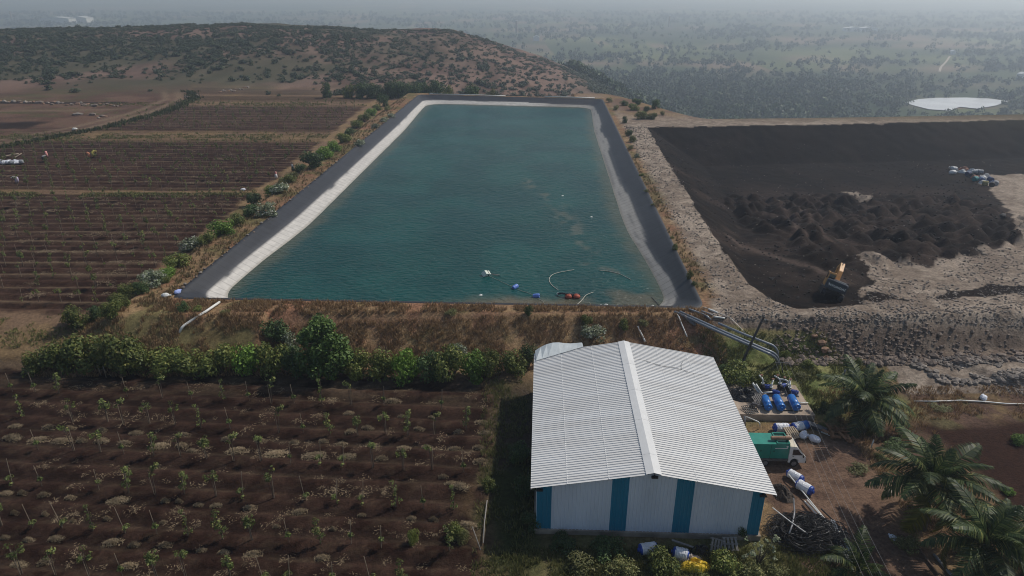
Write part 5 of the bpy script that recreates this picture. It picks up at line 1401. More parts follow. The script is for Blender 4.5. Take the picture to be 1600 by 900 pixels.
# ================================================================== SAPLINGS
def sap_variant(k):
    r = random.Random(60 + k); fol = []; st = MB()
    lean = Vector((r.uniform(-.12, .12), r.uniform(-.06, .06), 0))
    if k in (0, 1, 2, 6):       # a clear stem with a head of leaves
        h = [1.75, 1.9, 1.6, 2.0][(0, 1, 2, 6).index(k)]
        st.tube([(0, 0, -.1), (lean.x * .5, 0, h * .5), (lean.x, lean.y, h)], [.03, .026, .018], 6, False)
        C, Q = [], []
        for i in range([6, 5, 8, 5][(0, 1, 2, 6).index(k)]):
            a = r.random() * 6.28; rr_ = r.uniform(.08, .42); z = h + r.uniform(-.35, .35)
            C.append((lean.x + rr_ * math.cos(a), rr_ * math.sin(a), z)); Q.append(r.uniform(.14, .26))
            st.tube([(lean.x, lean.y, h - .35), C[-1]], [.014, .008], 4, False)
        fol = leafcloud(C, Q, [150, 110, 230, 90][(0, 1, 2, 6).index(k)], .082, k, .5, .3)
        stake = [(.08, .02, -.1), (.12, .05, 1.9)]
    elif k in (3, 7):           # clumps all along the stem
        h = 2.0
        st.tube([(0, 0, -.1), (lean.x, lean.y, h)], [.028, .016], 6, False)
        C, Q = [], []
        for i in range(9):
            z = .35 + 1.7 * i / 8; a = r.random() * 6.28; rr_ = r.uniform(.05, .36)
            C.append((lean.x * z / 2 + rr_ * math.cos(a), rr_ * math.sin(a), z)); Q.append(r.uniform(.1, .24))
        fol = leafcloud(C, Q, 210 if k == 3 else 110, .082, k, .5, .3); stake = [(.05, 0, -.1), (-.1, .02, 2.05)]
    elif k == 4:                # a bare stake with low regrowth
        C, Q = [], []
        for i in range(4): C.append((r.uniform(-.2, .2), r.uniform(-.2, .2), r.uniform(.2, .6))); Q.append(.17)
        st.tube([(0, 0, -.1), (.05, 0, .7)], [.022, .012], 5, False)
        fol = leafcloud(C, Q, 75, .082, k, .5, .3); stake = [(0.02, 0, -.1), (-.22, .03, 2.15)]
    elif k == 5:
        C, Q = [], []
        for i in range(5): C.append((r.uniform(-.12, .12), r.uniform(-.12, .12), r.uniform(.2, 1.1))); Q.append(.12)
        st.tube([(0, 0, -.1), (-.04, 0, 1.2)], [.02, .01], 5, False)
        fol = leafcloud(C, Q, 60, .095, k, .5, .3); stake = [(0.0, 0, -.1), (-.12, .03, 1.9)]
    return fol, st, MB().tube(stake, .022, 5)
SV = []
for k in range(8):
    (V, F), st, sk_ = sap_variant(k)
    SV.append((V, F, np_mesh('foliage', V, F, G_SAP), st.mesh('stem', TWIG), sk_.mesh('stake', STK)))
nsap = 0
def sapling(p, k, label, group, sc):
    global nsap
    t = thing('sapling', label, 'sapling', p, random.uniform(-.5, .5) + (math.pi if random.random() < .5 else 0), group, sc=sc)
    link('foliage', SV[k][2], parent=t); link('stem', SV[k][3], parent=t); link('stake', SV[k][4], parent=t)
    nsap += 1
DESC = {0: 'leafy', 1: 'thin headed', 2: 'bushy', 3: 'leafy stemmed', 4: 'stunted', 5: 'spindly', 6: 'sparse', 7: 'slender'}
low_rows = [
    ([(35, 897), (88, 899), (140, 900), (192, 900), (246, 901), (292, 903), (360, 908), (412, 908), (453, 910), (520, 912), (580, 914), (630, 914)], [0, 6, 0, 5, 2, 1, 2, 4, 4, 5, 4, 3]),
    ([(2, 822), (51, 824), (98, 826), (146, 829), (196, 833), (246, 834), (295, 838), (348, 842), (395, 844), (452, 847), (501, 850), (549, 850), (596, 856), (702, 861)], [2, 4, 4, 7, 4, 5, 7, 3, 2, 5, 3, 5, 5, 3]),
    ([(20, 757), (66, 759), (155, 765), (202, 770), (243, 771), (289, 772), (337, 775), (380, 777), (427, 779), (477, 782), (526, 785), (567, 787), (619, 792), (662, 794), (709, 797)], [4, 5, 5, 3, 6, 3, 0, 4, 1, 4, 4, 4, 7, 5, 7]),
    ([(60, 702), (115, 705), (157, 707), (194, 710), (241, 712), (283, 713), (324, 716), (366, 720), (409, 720), (454, 724), (501, 725), (537, 727), (584, 731), (630, 735), (675, 735), (725, 738)], [5, 6, 0, 5, 3, 6, 2, 6, 1, 5, 4, 4, 1, 0, 6, 5]),
    ([(35, 652), (115, 659), (168, 660), (194, 663), (233, 662), (275, 664), (314, 667), (360, 670), (437, 676), (475, 677), (516, 679), (560, 681), (602, 679), (638, 680), (680, 679), (729, 672)], [7, 0, 2, 6, 0, 0, 7, 5, 6, 5, 3, 2, 0, 3, 6, 3]),
    ([(20, 612), (56, 613), (93, 615), (200, 620), (255, 622), (300, 624), (349, 625), (390, 626), (425, 630), (460, 630), (503, 630), (548, 632), (600, 634), (690, 640)], [5, 5, 3, 5, 6, 5, 7, 5, 6, 5, 7, 6, 5, 5])]
for ri, (pts, ks) in enumerate(low_rows):
    for i, ((x, y), k) in enumerate(zip(pts, ks)):
        sapling(G(x, y), k, f'{DESC[k]} staked sapling, {nth(i + 1)} from left in {nth(ri + 1)} row of the front orchard', 'saplings in the front orchard', random.uniform(.92, 1.12))
# upper orchard: rows every four metres
NIND = 300 - nsap
XLF = lambda y: float(np.interp(y, [60, 105, 140, 155, 175, 200, 225, 245], [-140, -140, -118, -112, -103, -99, -102, -112]))
rowsY = [y for y in np.arange(69.4, 158, 3.6) if abs(y - 113.5) > 2] + [y for y in np.arange(170.4, 211, 3.6)]
posx = []; ri = 0
for y in rowsY:
    ri += 1
    xl = max(XLF(y) + 1.5, -.6875 * y - 9.3); i = 0
    for x in np.arange(xl, -44.5, 2.15):
        xx = x + random.uniform(-.25, .25); yy = y - .02 * x - 1.0 + random.uniform(-.25, .25)
        if random.random() < .12: continue
        i += 1
        k = random.choice((0, 1, 1, 2, 3, 4, 5, 6, 7, 0, 6) if y < 150 else (5, 6, 7, 6, 5, 1))
        posx.append((xx, yy, k, ri, i))
zz = hgt(np.array([p[0] for p in posx]), np.array([p[1] for p in posx]))
rest = []
for (x, y, k, ri, i), z in zip(posx, zz):
    s = random.uniform(.72, 1.0)
    if nsap < 300: sapling((x, y, z), k, f'{DESC[k]} staked sapling, {nth(i)} from left in {nth(ri)} row of the upper orchard', 'saplings in the upper orchard', s)
    else: rest.append((x, y, z, k, s))
rest = np.array(rest)
TV, TF = merge([(v[0], v[1]) for v in SV], rest[:, :3], np.stack([rest[:, 4]] * 2, 1) * 1.1, R.random(len(rest)) * 6.28, rest[:, 3].astype(int))
def tri_stem(b):
    V = np.array([v.co[:] for v in b.vertices]); F = np.array([p.vertices[:] for p in b.polygons if len(p.vertices) == 4]); return V, F
SV2, SF2 = merge([tri_stem(v[4]) for v in SV], rest[:, :3], np.stack([rest[:, 4]] * 2, 1), R.random(len(rest)) * 6.28, rest[:, 3].astype(int))
me = np_mesh('far_saplings', np.concatenate([TV, SV2]), np.concatenate([TF, SF2 + len(TV)]), G_SAP); me.materials.append(STK)
mi = np.zeros(len(TF) + len(SF2), np.int32); mi[len(TF):] = 1; me.polygons.foreach_set('material_index', mi)
tag(link('far_saplings', me), 'distant rows of small staked saplings in the upper orchard', 'saplings', None, 'stuff')

# straw heaps
def straw_np(seed, n=420):
    r = np.random.default_rng(seed)
    x = np.clip(r.normal(0, .5, n), -.9, .9) + .15 * np.sin(seed); y = np.clip(r.normal(0, .42, n), -.75, .75); q = np.minimum(np.hypot(x, y), 1)
    z = .26 * (1 - q ** 1.5) * (.5 + .5 * r.random(n)) + .02
    d = r.normal(size=(n, 3)); d[:, 2] *= .35; d /= np.linalg.norm(d, axis=1)[:, None]
    w = np.cross(d, np.array([0, 0, 1.]) + .4 * r.normal(size=(n, 3))); w /= np.linalg.norm(w, axis=1)[:, None]
    p = np.stack([x, y, z], 1); L_ = .09 + .12 * r.random(n)
    d = d * L_[:, None]; w = w * .016
    V = np.stack([p - d - w, p + d - w, p + d + w, p - d + w], 1).reshape(-1, 3); V[:, 2] = np.maximum(V[:, 2], -.03)
    return V, np.arange(4 * n).reshape(-1, 4)
STW = [straw_np(s) for s in range(4)]
STM = [np_mesh('straw_heap', *q, G_STR) for q in STW]
heaps = [(213, 678, 24), (288, 680, 20), (355, 687, 20), (407, 690, 22), (460, 693, 18), (533, 695, 18), (250, 697, 30), (370, 705, 34), (430, 710, 36), (490, 713, 38), (24, 667, 22), (76, 669, 22), (110, 671, 16), (160, 673, 16), (20, 685, 34), (60, 688, 34), (95, 690, 30), (128, 690, 18), (160, 690, 26), (195, 693, 26), (285, 697, 22),
         (10, 772, 22), (35, 772, 16), (68, 775, 18), (110, 779, 18), (185, 784, 36), (258, 784, 14), (280, 785, 12), (310, 790, 16), (338, 791, 20), (390, 794, 22), (467, 801, 24), (23, 803, 14), (71, 805, 12), (114, 815, 10), (168, 812, 14), (255, 817, 12), (432, 824, 12), (521, 828, 12), (8, 842, 16), (45, 845, 18), (88, 843, 26), (175, 849, 30), (210, 853, 20), (258, 853, 22), (315, 861, 16), (350, 864, 20), (395, 867, 28), (503, 873, 24),
         (545, 647, 18), (613, 628, 26), (575, 670, 22), (599, 652, 18), (628, 653, 14), (655, 671, 18), (675, 653, 14), (716, 676, 16), (751, 661, 22), (759, 678, 24), (581, 698, 22), (542, 715, 30), (595, 718, 20), (630, 702, 22), (668, 700, 20), (710, 703, 24), (748, 701, 20), (750, 722, 26), (692, 746, 16), (719, 761, 32), (704, 757, 20), (565, 806, 14), (643, 811, 16), (677, 813, 16), (722, 832, 20), (732, 822, 30), (300, 705, 18), (548, 676, 18), (505, 690, 16), (30, 884, 30), (70, 880, 24), (200, 886, 26)]
hp = [(G(x, y), w) for x, y, w in heaps]
hp = [(p, w, (p.y + .078 * p.x)) for p, w in hp]
lines = {}
for p, w, s in hp: lines.setdefault(int((s + 1.0) // 4.1), []).append((p, w))
for li, key in enumerate(sorted(lines)):
    for i, (p, w) in enumerate(sorted(lines[key], key=lambda q: q[0].x / q[0].y)):
        F = p.y * CP - (p.z - HC) * SP
        a = w * F / FPX * .52
        tag(link('straw_heap', STM[i % 4], p, random.uniform(-.3, .3), (a, a * .62, random.uniform(.8, 1.3))), f'dry straw heap on dark soil, {nth(i + 1)} from left in {nth(li + 1)} straw line from the front', 'straw heap', 'straw heaps in the front orchard')
# loose straw and clods between them
n = 900
X = R.random(n) * 62 - 64; s = 28.5 + R.random(n) * 26
s = np.where(R.random(n) < .75, 38.2 + 4.1 * np.round((s - 38.2) / 4.1) + R.normal(0, .55, n) + 1.6, s)
Y = s - .078 * X; k = (X < -2.2) & (np.abs(X) < .78 * Y + 3) & (s < 54.5) & (fbm(X * .35, Y * .6, 140) > .44)
X, Y = X[k], Y[k]
V, F = merge([straw_np(20, 34), straw_np(21, 20)], np.stack([X, Y, hgt(X, Y)], 1), np.stack([.25 + .5 * R.random(len(X)), np.full(len(X), .25)], 1), R.random(len(X)) * 6.28, R.integers(0, 2, len(X)))
tag(link('scattered_straw', np_mesh('scattered_straw', V, F, G_STR)), 'thin dry straw scattered along the front orchard rows', 'straw', None, 'stuff')
# upper orchard straw along the rows
X = []; Y = []
for y in rowsY:
    m = 55; x = R.random(m) * (.8 * y - 43) - .8 * y; X.append(x); Y.append(np.full(m, y) - .02 * x + .6 + R.normal(0, .35, m))
X = np.concatenate(X); Y = np.concatenate(Y); k = (X < -44.5) & (X > np.interp(Y, [60, 105, 140, 155, 175, 200, 225], [-140, -140, -118, -112, -103, -99, -102])) & (fbm(X * .2, Y * .5, 141) > .47)
X, Y = X[k], Y[k]
V, F = merge([straw_np(22, 30)], np.stack([X, Y, hgt(X, Y)], 1), np.stack([.35 + .6 * R.random(len(X)), np.full(len(X), .4)], 1), R.random(len(X)) * 6.28, np.zeros(len(X), int))
tag(link('row_straw', np_mesh('row_straw', V, F, G_STR)), 'dry straw laid along the upper orchard rows', 'straw', None, 'stuff')

# ================================================================== GRASS
def tuft_np(seed, nb, h, w, spread):
    r = np.random.default_rng(seed); V = []
    for i in range(nb):
        a = r.random() * 6.283; b = r.random() * spread; c = np.array([b * np.cos(a), b * np.sin(a), -.05])
        t = np.array([np.cos(a + r.normal()), np.sin(a + r.normal()), 0]) * h * .5 * r.random()
        hh_ = h * (.6 + .6 * r.random()); p = r.random() * 6.28; sd2 = np.array([np.cos(p), np.sin(p), 0]) * w
        m_ = c + t * .35 + np.array([0, 0, hh_ * .6]); e = c + t + np.array([0, 0, hh_])
        V += [c - sd2, c + sd2, m_ + sd2 * .8, m_ - sd2 * .8, m_ - sd2 * .8, m_ + sd2 * .8, e + sd2 * .15, e - sd2 * .15]
    V = np.array(V); return V, np.arange(len(V)).reshape(-1, 4)
def grass(name, label, X, Y, m, h, w, nb=6, spread=.18, sz=(.7, 1.3)):
    T = [tuft_np(s + 3, nb, h, w, spread) for s in range(5)]
    Z = hgt(X, Y); s = sz[0] + (sz[1] - sz[0]) * R.random(len(X))
    V, F = merge(T, np.stack([X, Y, Z], 1), np.stack([s, s], 1), R.random(len(X)) * 6.28, R.integers(0, 5, len(X)))
    tag(link(name, np_mesh(name, V, F, m)), label, 'grass', None, 'stuff')
n = 15000
X = R.random(n) * 66 - 46; Y = 56.6 + R.random(n) * 9
so = -sd_rim(X, Y)
k = (so > .5) & (fbm(X * .5, Y * .5, 150) > .36) & (np.abs(Y - 62.45) > .3) & (X < 20.5)
grass('dry_grass', 'dry reddish grass covering the near bank', X[k], Y[k], G_DRY, .42, .022)
X = np.concatenate([R.random(7000) * 14 - 46, R.random(2600) * 5 + 19]); Y = np.concatenate([64 + R.random(7000) ** 1.5 * 150, 66 + R.random(2600) * 140])
so = -sd_rim(X, Y); k = (so > .3) & (so < np.where(X > 0, 1.9, 7)) & (fbm(X * .4, Y * .4, 151) > .4)
grass('side_grass', 'dry grass along the side banks of the pond', X[k], Y[k], leafM('side grass', (.12, .085, .045), (.20, .15, .08), (.16, .17, .06), .2), .4, .03)
X = 18.6 + R.random(5200) * 16; Y = 50.5 + R.random(5200) * 10
k = (fbm(X * .5, Y * .5, 152) > .38) & (X + (Y - 56) * .6 < 34) & ~((X < 26.6) & (Y < 54.9))
grass('green_grass', 'lush green grass between the slab and the rubble slope', X[k], Y[k], G_GRS, .34, .022)
X = np.concatenate([R.random(4200) * 22, R.random(1500) * 4 - 2.5]); Y = np.concatenate([29.5 + R.random(4200) * 5.2, 31 + R.random(1500) * 24])
k = (fbm(X * .5, Y * .5, 153) > .4)
grass('weed_grass', 'green and dry weeds round the shed front and left side', X[k], Y[k], G_OLIVE, .38, .022)
X = 28 + R.random(7500) * 22; Y = 31 + R.random(7500) * 23
k = (fbm(X * .4, Y * .4, 154) > .42) & ~((X > 35.5) & (Y < 49.5))
grass('rough_grass', 'patchy dry grass on the rough land at the right edge', X[k], Y[k], G_DRY, .36, .022)
X = -75 + R.random(4200) * 32; Y = 54.5 + R.random(4200) * 11
k = (fbm(X * .4, Y * .4, 155) > .45)
grass('path_side_grass', 'olive grass on the open ground left of the near bank', X[k], Y[k], G_OLIVE, .32, .025)
X = []; Y = []
for yb, wd, m in ((113.3, 1.3, 1500), (162.5, 5, 2500), (214, 4, 1500)):
    X.append(-44 - R.random(m) * 85); Y.append(yb + R.normal(0, wd * .55, m))
X = np.concatenate(X); Y = np.concatenate(Y)
k = (X > -.8 * Y - 4) & (fbm(X * .2, Y * .3, 156) > .44)
grass('strip_grass', 'olive grass strips between the upper orchard plots', X[k], Y[k], G_OLIVE, .34, .05, 6, .4)
yb = np.array([66, 105, 140, 155, 175, 200, 225, 245.]); 
Y = 110 + R.random(1500) * 132; X = np.interp(Y, [60, 105, 140, 155, 175, 200, 225, 245], [-140, -140, -118, -112, -103, -99, -102, -112]) + R.normal(0, 1.1, 1500)
grass('track_grass', 'green grass beside the farm track', X, Y, leafM('fresh grass', (.045, .062, .018), (.085, .10, .03)), .7, .07, 6, .4)

# ================================================================== ROCKS
RK = [rock_np(s, 1, .7) for s in range(6)]
rk_m = M('grey brown rock', (.10, .076, .062), .9, .35, 1.5, .4, 8, col2=(.21, .165, .135), island=.5)
rk_p = M('pale rock', (.21, .18, .155), .9, .3, 1.5, .4, 8, island=.3)
rk_o = M('reddish rock', (.24, .145, .095), .9, .3, 1.5, .4, 8)
RM = [np_mesh('boulder', v, f, rk_m) for v, f in RK]; RP = [np_mesh('boulder', v, f, rk_p) for v, f in RK]; RO = [np_mesh('boulder', v, f, rk_o) for v, f in RK[:3]]
def scatter_slope(n):
    X = 24.5 + R.random(n) * 26; Y = 57.2 + R.random(n) ** 1.3 * 4.6
    k = (X > 26.2 - (Y - 57) * .1) & (X < 53)
    # more and larger stones low on the slope at the left, fewer to the right
    k &= R.random(n) < np.clip(1.15 - (Y - 57.2) / 5.2, .1, 1) * np.clip(1.3 - (X - 30) / 26, .25, 1)
    return X[k], Y[k]
X, Y = scatter_slope(520); X, Y = X[:190], Y[:190]; Z = hgt(X, Y)
for i in range(len(X)):
    s = random.uniform(.2, .42) * (1.25 if Y[i] < 58.8 else .85)
    tag(link('boulder', RM[i % 6], (X[i], Y[i], Z[i] + s * .15), random.uniform(0, 6.28), (s * random.uniform(.8, 1.35), s * random.uniform(.7, 1.1), s * random.uniform(.8, 1.2))), 'grey brown angular boulder on the rubble slope below the gravel platform', 'boulder', 'boulders on the rubble slope')
for i, (x, y, s, w) in enumerate([(1284, 538, .55, 'high'), (1288, 548, .6, 'middle'), (1291, 562, .5, 'lower'), (1272, 528, .4, 'leftmost')]):
    tag(link('boulder', RO[i % 3], G(x, y) + Vector((0, 0, .1)), i, (s, s * .8, s)), f'{w} reddish boulder in the group on the rubble slope', 'boulder')
X, Y = scatter_slope(5200); Z = hgt(X, Y); s = .05 + .16 * R.random(len(X)) ** 2
k = R.random(len(X)) < np.clip(1.2 - (X - 27) / 22, .25, 1); X, Y, Z, s = X[k], Y[k], Z[k], s[k]
V, F = merge(RK, np.stack([X, Y, Z + s * .2], 1), np.stack([s, s], 1), R.random(len(X)) * 6.28, R.integers(0, 6, len(X)))
tag(link('rubble', np_mesh('rubble', V, F, rk_m)), 'broken stone covering the rubble slope', 'rubble', None, 'stuff')
# pale stone bench
pl_px = [(1425, 575), (1436, 580), (1447, 586), (1456, 591), (1466, 596), (1476, 600), (1488, 602), (1500, 603), (1512, 602), (1524, 600), (1536, 600), (1548, 599), (1560, 598), (1572, 596), (1584, 592), (1596, 590)]
i = 0
for x, y in pl_px:
    for j in range(4):
        p = G(x + random.uniform(-7, 7), y - random.uniform(-1, 11)); s = random.uniform(.2, .42); i += 1
        tag(link('boulder', RP[i % 6], p + Vector((0, 0, s * .2)), random.uniform(0, 6.28), (s * random.uniform(.9, 1.3), s, s)), 'pale angular boulder edging the stone bench at the right', 'boulder', 'pale boulders edging the stone bench')
X = 37.5 + R.random(6500) * 20; Y = 52.8 + R.random(6500) * 5.4
k = (X + (Y - 58) * 1.2 > 39.5 + R.random(6500) * 1.5) & (fbm(X * .35, Y * .5, 160) > .38)
X, Y = X[k], Y[k]; s = .05 + .16 * R.random(len(X)) ** 1.6
V, F = merge(RK, np.stack([X, Y, hgt(X, Y) + s * .2], 1), np.stack([s, s], 1), R.random(len(X)) * 6.28, R.integers(0, 6, len(X)))
tag(link('pale_rubble', np_mesh('pale_rubble', V, F, rk_p)), 'pale broken stone strewn over the low bench', 'rubble', None, 'stuff')
# gravel on berm and platform, light flecks in the black soil
X = 20 + R.random(26000) * 60; Y = 61.5 + R.random(26000) ** 1.7 * 105
so = -sd_rim(X, Y); inp = pip(X, Y, PIT)
k = (so > 1.6) & (~inp | pip(X, Y, BEIGE)) & (fbm(X * .3, Y * .3, 161) > .33)
X, Y = X[k], Y[k]; s = (.04 + .11 * R.random(len(X)) ** 2.5) * (.8 + Y / 150)
V, F = merge(RK, np.stack([X, Y, hgt(X, Y) + s * .2], 1), np.stack([s, s], 1), R.random(len(X)) * 6.28, R.integers(0, 6, len(X)))
tag(link('gravel', np_mesh('gravel', V, F, rk_p)), 'loose gravel and stones on the berm and platform', 'gravel', None, 'stuff')
X = 28 + R.random(2000) * 85; Y = 66 + R.random(2000) * 96
k = pip(X, Y, PIT) & ~pip(X, Y, BEIGE) & (fbm(X * .12, Y * .12, 162) > .45); X, Y = X[k], Y[k]; s = .04 + .10 * R.random(len(X)) ** 4
V, F = merge(RK, np.stack([X, Y, hgt(X, Y) + s * .2], 1), np.stack([s, s], 1), R.random(len(X)) * 6.28, R.integers(0, 6, len(X)))
tag(link('pale_stones', np_mesh('pale_stones', V, F, M('white stones', (.26, .235, .2), .9, .2, 3, island=.3))), 'small pale stones flecking the black soil', 'stones', None, 'stuff')
clod = M('black clods', (.02, .017, .0165), .95, .3, 2, .4, 8, island=.4)
X = 28 + R.random(7000) * 70; Y = 66 + R.random(7000) * 96
k = pip(X, Y, PIT) & ~pip(X, Y, BEIGE) & (fbm(X * .25, Y * .25, 163) > .45); X, Y = X[k], Y[k]; s = .08 + .22 * R.random(len(X)) ** 2
V, F = merge(RK, np.stack([X, Y, hgt(X, Y)], 1), np.stack([s, s], 1), R.random(len(X)) * 6.28, R.integers(0, 6, len(X)))
tag(link('clods', np_mesh('clods', V, F, clod)), 'black earth clods over the pit floor', 'clods', None, 'stuff')
# stones holding down the liner edge
for i in range(70):
    t = i / 69; a, b = Vector((*RIM[0], 4.05)), Vector((*RIM[3], 4.05))
    p = a.lerp(b, t ** 1.35 * .95 + .008) + Vector((random.uniform(-.35, .1), 0, 0)); p.z = hs(p.x, p.y) + .12
    s = random.uniform(.14, .3)
    tag(link('edge_stone', (RM if i % 3 else RP)[i % 6], p, random.uniform(0, 6), s), 'stone weighing down the black liner along the left rim', 'stone', 'stones along the left liner edge')
# far stone rows on the left
i = 0
for (a, b, m, lab, gp) in [((0, 159), (190, 165), 34, 'brown boulder in the row on the open land at far left', 'boulders in the far left row'), ((290, 152), (308, 149), 5, 'boulder beside the end of the farm track', 'boulders by the farm track'), ((345, 145), (386, 138), 11, 'boulder at the far corner of the upper orchard', 'boulders at the far orchard corner'), ((146, 181), (165, 184), 5, 'stone in the small pile on the open red land', 'stones in the small pile')]:
    for q in range(m):
        t = (q + random.uniform(-.3, .3)) / max(1, m - 1); p = G(a[0] + (b[0] - a[0]) * t, a[1] + (b[1] - a[1]) * t + random.uniform(-2, 2)); s = random.uniform(.45, 1.0); i += 1
        tag(link('boulder', (RM, RO, RP)[i % 3][i % 3], p, random.uniform(0, 6), (s * 1.2, s, s)), lab, 'boulder', gp)
tag(link('boulder', RP[0], G(122, 179), .4, (1.7, 1.1, .8)), 'single flat pale boulder on the open red land', 'boulder')
for i, x in enumerate([1, 8, 14, 19, 24, 29, 34]):
    sack(f'pale sack in the pile at the left edge, {nth(i + 1)} from the left', G(x, 255 + (i % 2) * 2), .62, sackw if i % 3 else mat('scrap grey'), i * .9, 60 + i, 'sacks piled at the left edge')
sack('white sack lying in the orchard row near the left bank bushes', G(380, 298), .35, sackw, .4, 70)
sack('white bag on the grassy bank left of the pond corner', G(259, 464), .38, whiteP, .1, 71, None, 'bag', 'bag')
sack('pale blue bag on the grassy bank nearer the pond corner', G(278, 459), .36, M('pale blue plastic', (.34, .42, .74), .4, .1, 3), 1.3, 72, None, 'bag', 'bag')
sack('white bag beside the farm track', G(117, 203), .5, whiteP, .5, 73, None, 'bag', 'bag')
pipe_thing('plank', 'pale long plank at the left edge behind the sacks, longer one', 'plank', [G(2, 249) + Vector((0, 0, .4)), G(30, 243) + Vector((0, 0, .3))], .14, STK, 4)
pipe_thing('plank', 'pale plank at the left edge behind the sacks, shorter one', 'plank', [G(22, 250) + Vector((0, 0, .3)), G(34, 242) + Vector((0, 0, .25))], .12, STK, 4)
pipe_thing('fence_post', 'short grey post above the palm by the rubble', 'post', [G(1318, 590), G(1318, 590) + Vector((0, 0, .9))], .09, greyP)
for (x, y, h, lab) in [(166, 585, 1.3, 'pale stake before the hedge, right one of the pair'), (158, 582, 1.2, 'pale stake before the hedge, left one of the pair')]:
    g = G(x, y + 5); pipe_thing('fence_post', lab, 'stake', [g, g + Vector((random.uniform(-.15, .1), 0, h))], .04, STK, 6)

# ================================================================== PEOPLE
def skin_mesh(name, J, E_, rad_, m):
    me = bpy.data.meshes.new(name); me.from_pydata(J, E_, []); o = bpy.data.objects.new('tmp', me); COL.objects.link(o)
    md = o.modifiers.new('s', 'SKIN'); 
    if not me.skin_vertices: pass
    for v, r_ in zip(me.skin_vertices[0].data, rad_): v.radius = (r_, r_) if not isinstance(r_, tuple) else r_
    me.skin_vertices[0].data[0].use_root = True
    sb = o.modifiers.new('b', 'SUBSURF'); sb.levels = 1; sb.render_levels = 1
    dg = bpy.context.evaluated_depsgraph_get(); out = bpy.data.meshes.new_from_object(o.evaluated_get(dg)); bpy.data.objects.remove(o)
    out.name = name; out.materials.clear(); out.materials.append(m); out.shade_smooth()
    return out
skinm = M('brown skin', (.11, .06, .04), .6, .1, 4); hairm = M('black hair', (.012, .01, .01), .5, .2, 6)
def person(label, p, rz, pose, top, low, scarf=None, sc=1.0):
    t = thing('person', label, 'person', p, rz, sc=sc)
    if pose == 'stand':
        pel, ch, nk, hd = (0, 0, .95), (0, .02, 1.3), (0, .03, 1.47), (0, .05, 1.63)
        kn = .5; hands = ((-.3, .18, .95), (.3, .15, .92)); elb = ((-.28, 0, 1.12), (.28, 0, 1.12)); fx = .12; ky = .03
    else:                      # bending over the row
        pel, ch, nk, hd = (0, -.15, .88), (0, .28, 1.0), (0, .45, .97), (0, .58, .88)
        kn = .47; hands = ((-.16, .62, .32), (.18, .6, .3)); elb = ((-.24, .45, .64), (.24, .44, .62)); fx = .15; ky = .02
    J = [pel, ch, nk, hd, (hd[0], hd[1] + .02, hd[2] + .1)]; E_ = [(0, 1), (1, 2), (2, 3), (3, 4)]; Q = [.15, .16, .06, .095, .075]
    for s, e, h in ((-1, elb[0], hands[0]), (1, elb[1], hands[1])):
        b = len(J); J += [(s * .19, ch[1] + .03, ch[2] + .08), e, h, (h[0], h[1] + .05, h[2] - .09)]; E_ += [(1, b), (b, b + 1), (b + 1, b + 2), (b + 2, b + 3)]; Q += [.07, .045, .035, .03]
        b = len(J); J += [(s * .1, pel[1], pel[2] - .08), (s * fx, ky, kn), (s * fx, 0, .07), (s * fx, .14, .03)]; E_ += [(0, b), (b, b + 1), (b + 1, b + 2), (b + 2, b + 3)]; Q += [.09, .065, .045, .035]
    link('body', skin_mesh('body', J, E_, Q, skinm), parent=t)
    v = Vector(ch) - Vector(pel)
    mb = MB().tube([Vector(pel) - v * .12, Vector(pel) + v * .3, Vector(ch) + v * .02, Vector(ch) + v * .42], [.2, .2, .215, .1], 10); link('shirt', mb.mesh('shirt', top, True), parent=t)
    mb = MB().tube([(pel[0], pel[1], pel[2] + .06), (0, pel[1] * .6, .6), (0, .0, .22)], [.2, .25, .27], 10); link('skirt', mb.mesh('skirt', low, True), parent=t)
    mb = MB(); mb.lathe([(.03, -.02), (.1, .02), (.115, .08), (.09, .14), (.02, .165)], Matrix.Translation(Vector(hd) + Vector((0, -.03, -.0))), 12)
    link('headscarf' if scarf else 'hair', mb.mesh('hair', scarf or hairm, True), parent=t)
cl = lambda n, c: mat('cloth ' + n, c, .85, .15, 5)
pink, wht, ora, yl, dk_, lil = cl('pink', (.62, .28, .26)), cl('white', (.62, .60, .60)), cl('orange', (.55, .22, .12)), cl('yellow', (.36, .31, .08)), cl('dark', (.04, .03, .05)), cl('lilac', (.45, .40, .58))
person('person bending in a pink top in the second orchard plot at far left', G(74, 247), .6, 'bend', pink, pink, wht, 1.1)
person('person bending in white beside the one in pink', G(70, 253), -1.2, 'bend', wht, dk_, None, 1.05)
person('person bending in an orange dress beside the one in yellow', G(140, 248), 1.2, 'bend', ora, ora, dk_, 1.1)
person('person in yellow bending between the sapling rows', G(147, 246), -.8, 'bend', yl, yl, yl, 1.2)
person('person bending in white near the left picture edge', G(27, 287), 1.9, 'bend', wht, lil, wht, 1.15)
person('person standing in a pale shirt near the left bank bushes, lower one', G(432, 280), .4, 'stand', pink, wht, None, 1.0)
person('person standing in a white shirt partly behind the left bank bushes', G(458, 268), -.4, 'stand', wht, dk_, None, 1.0)

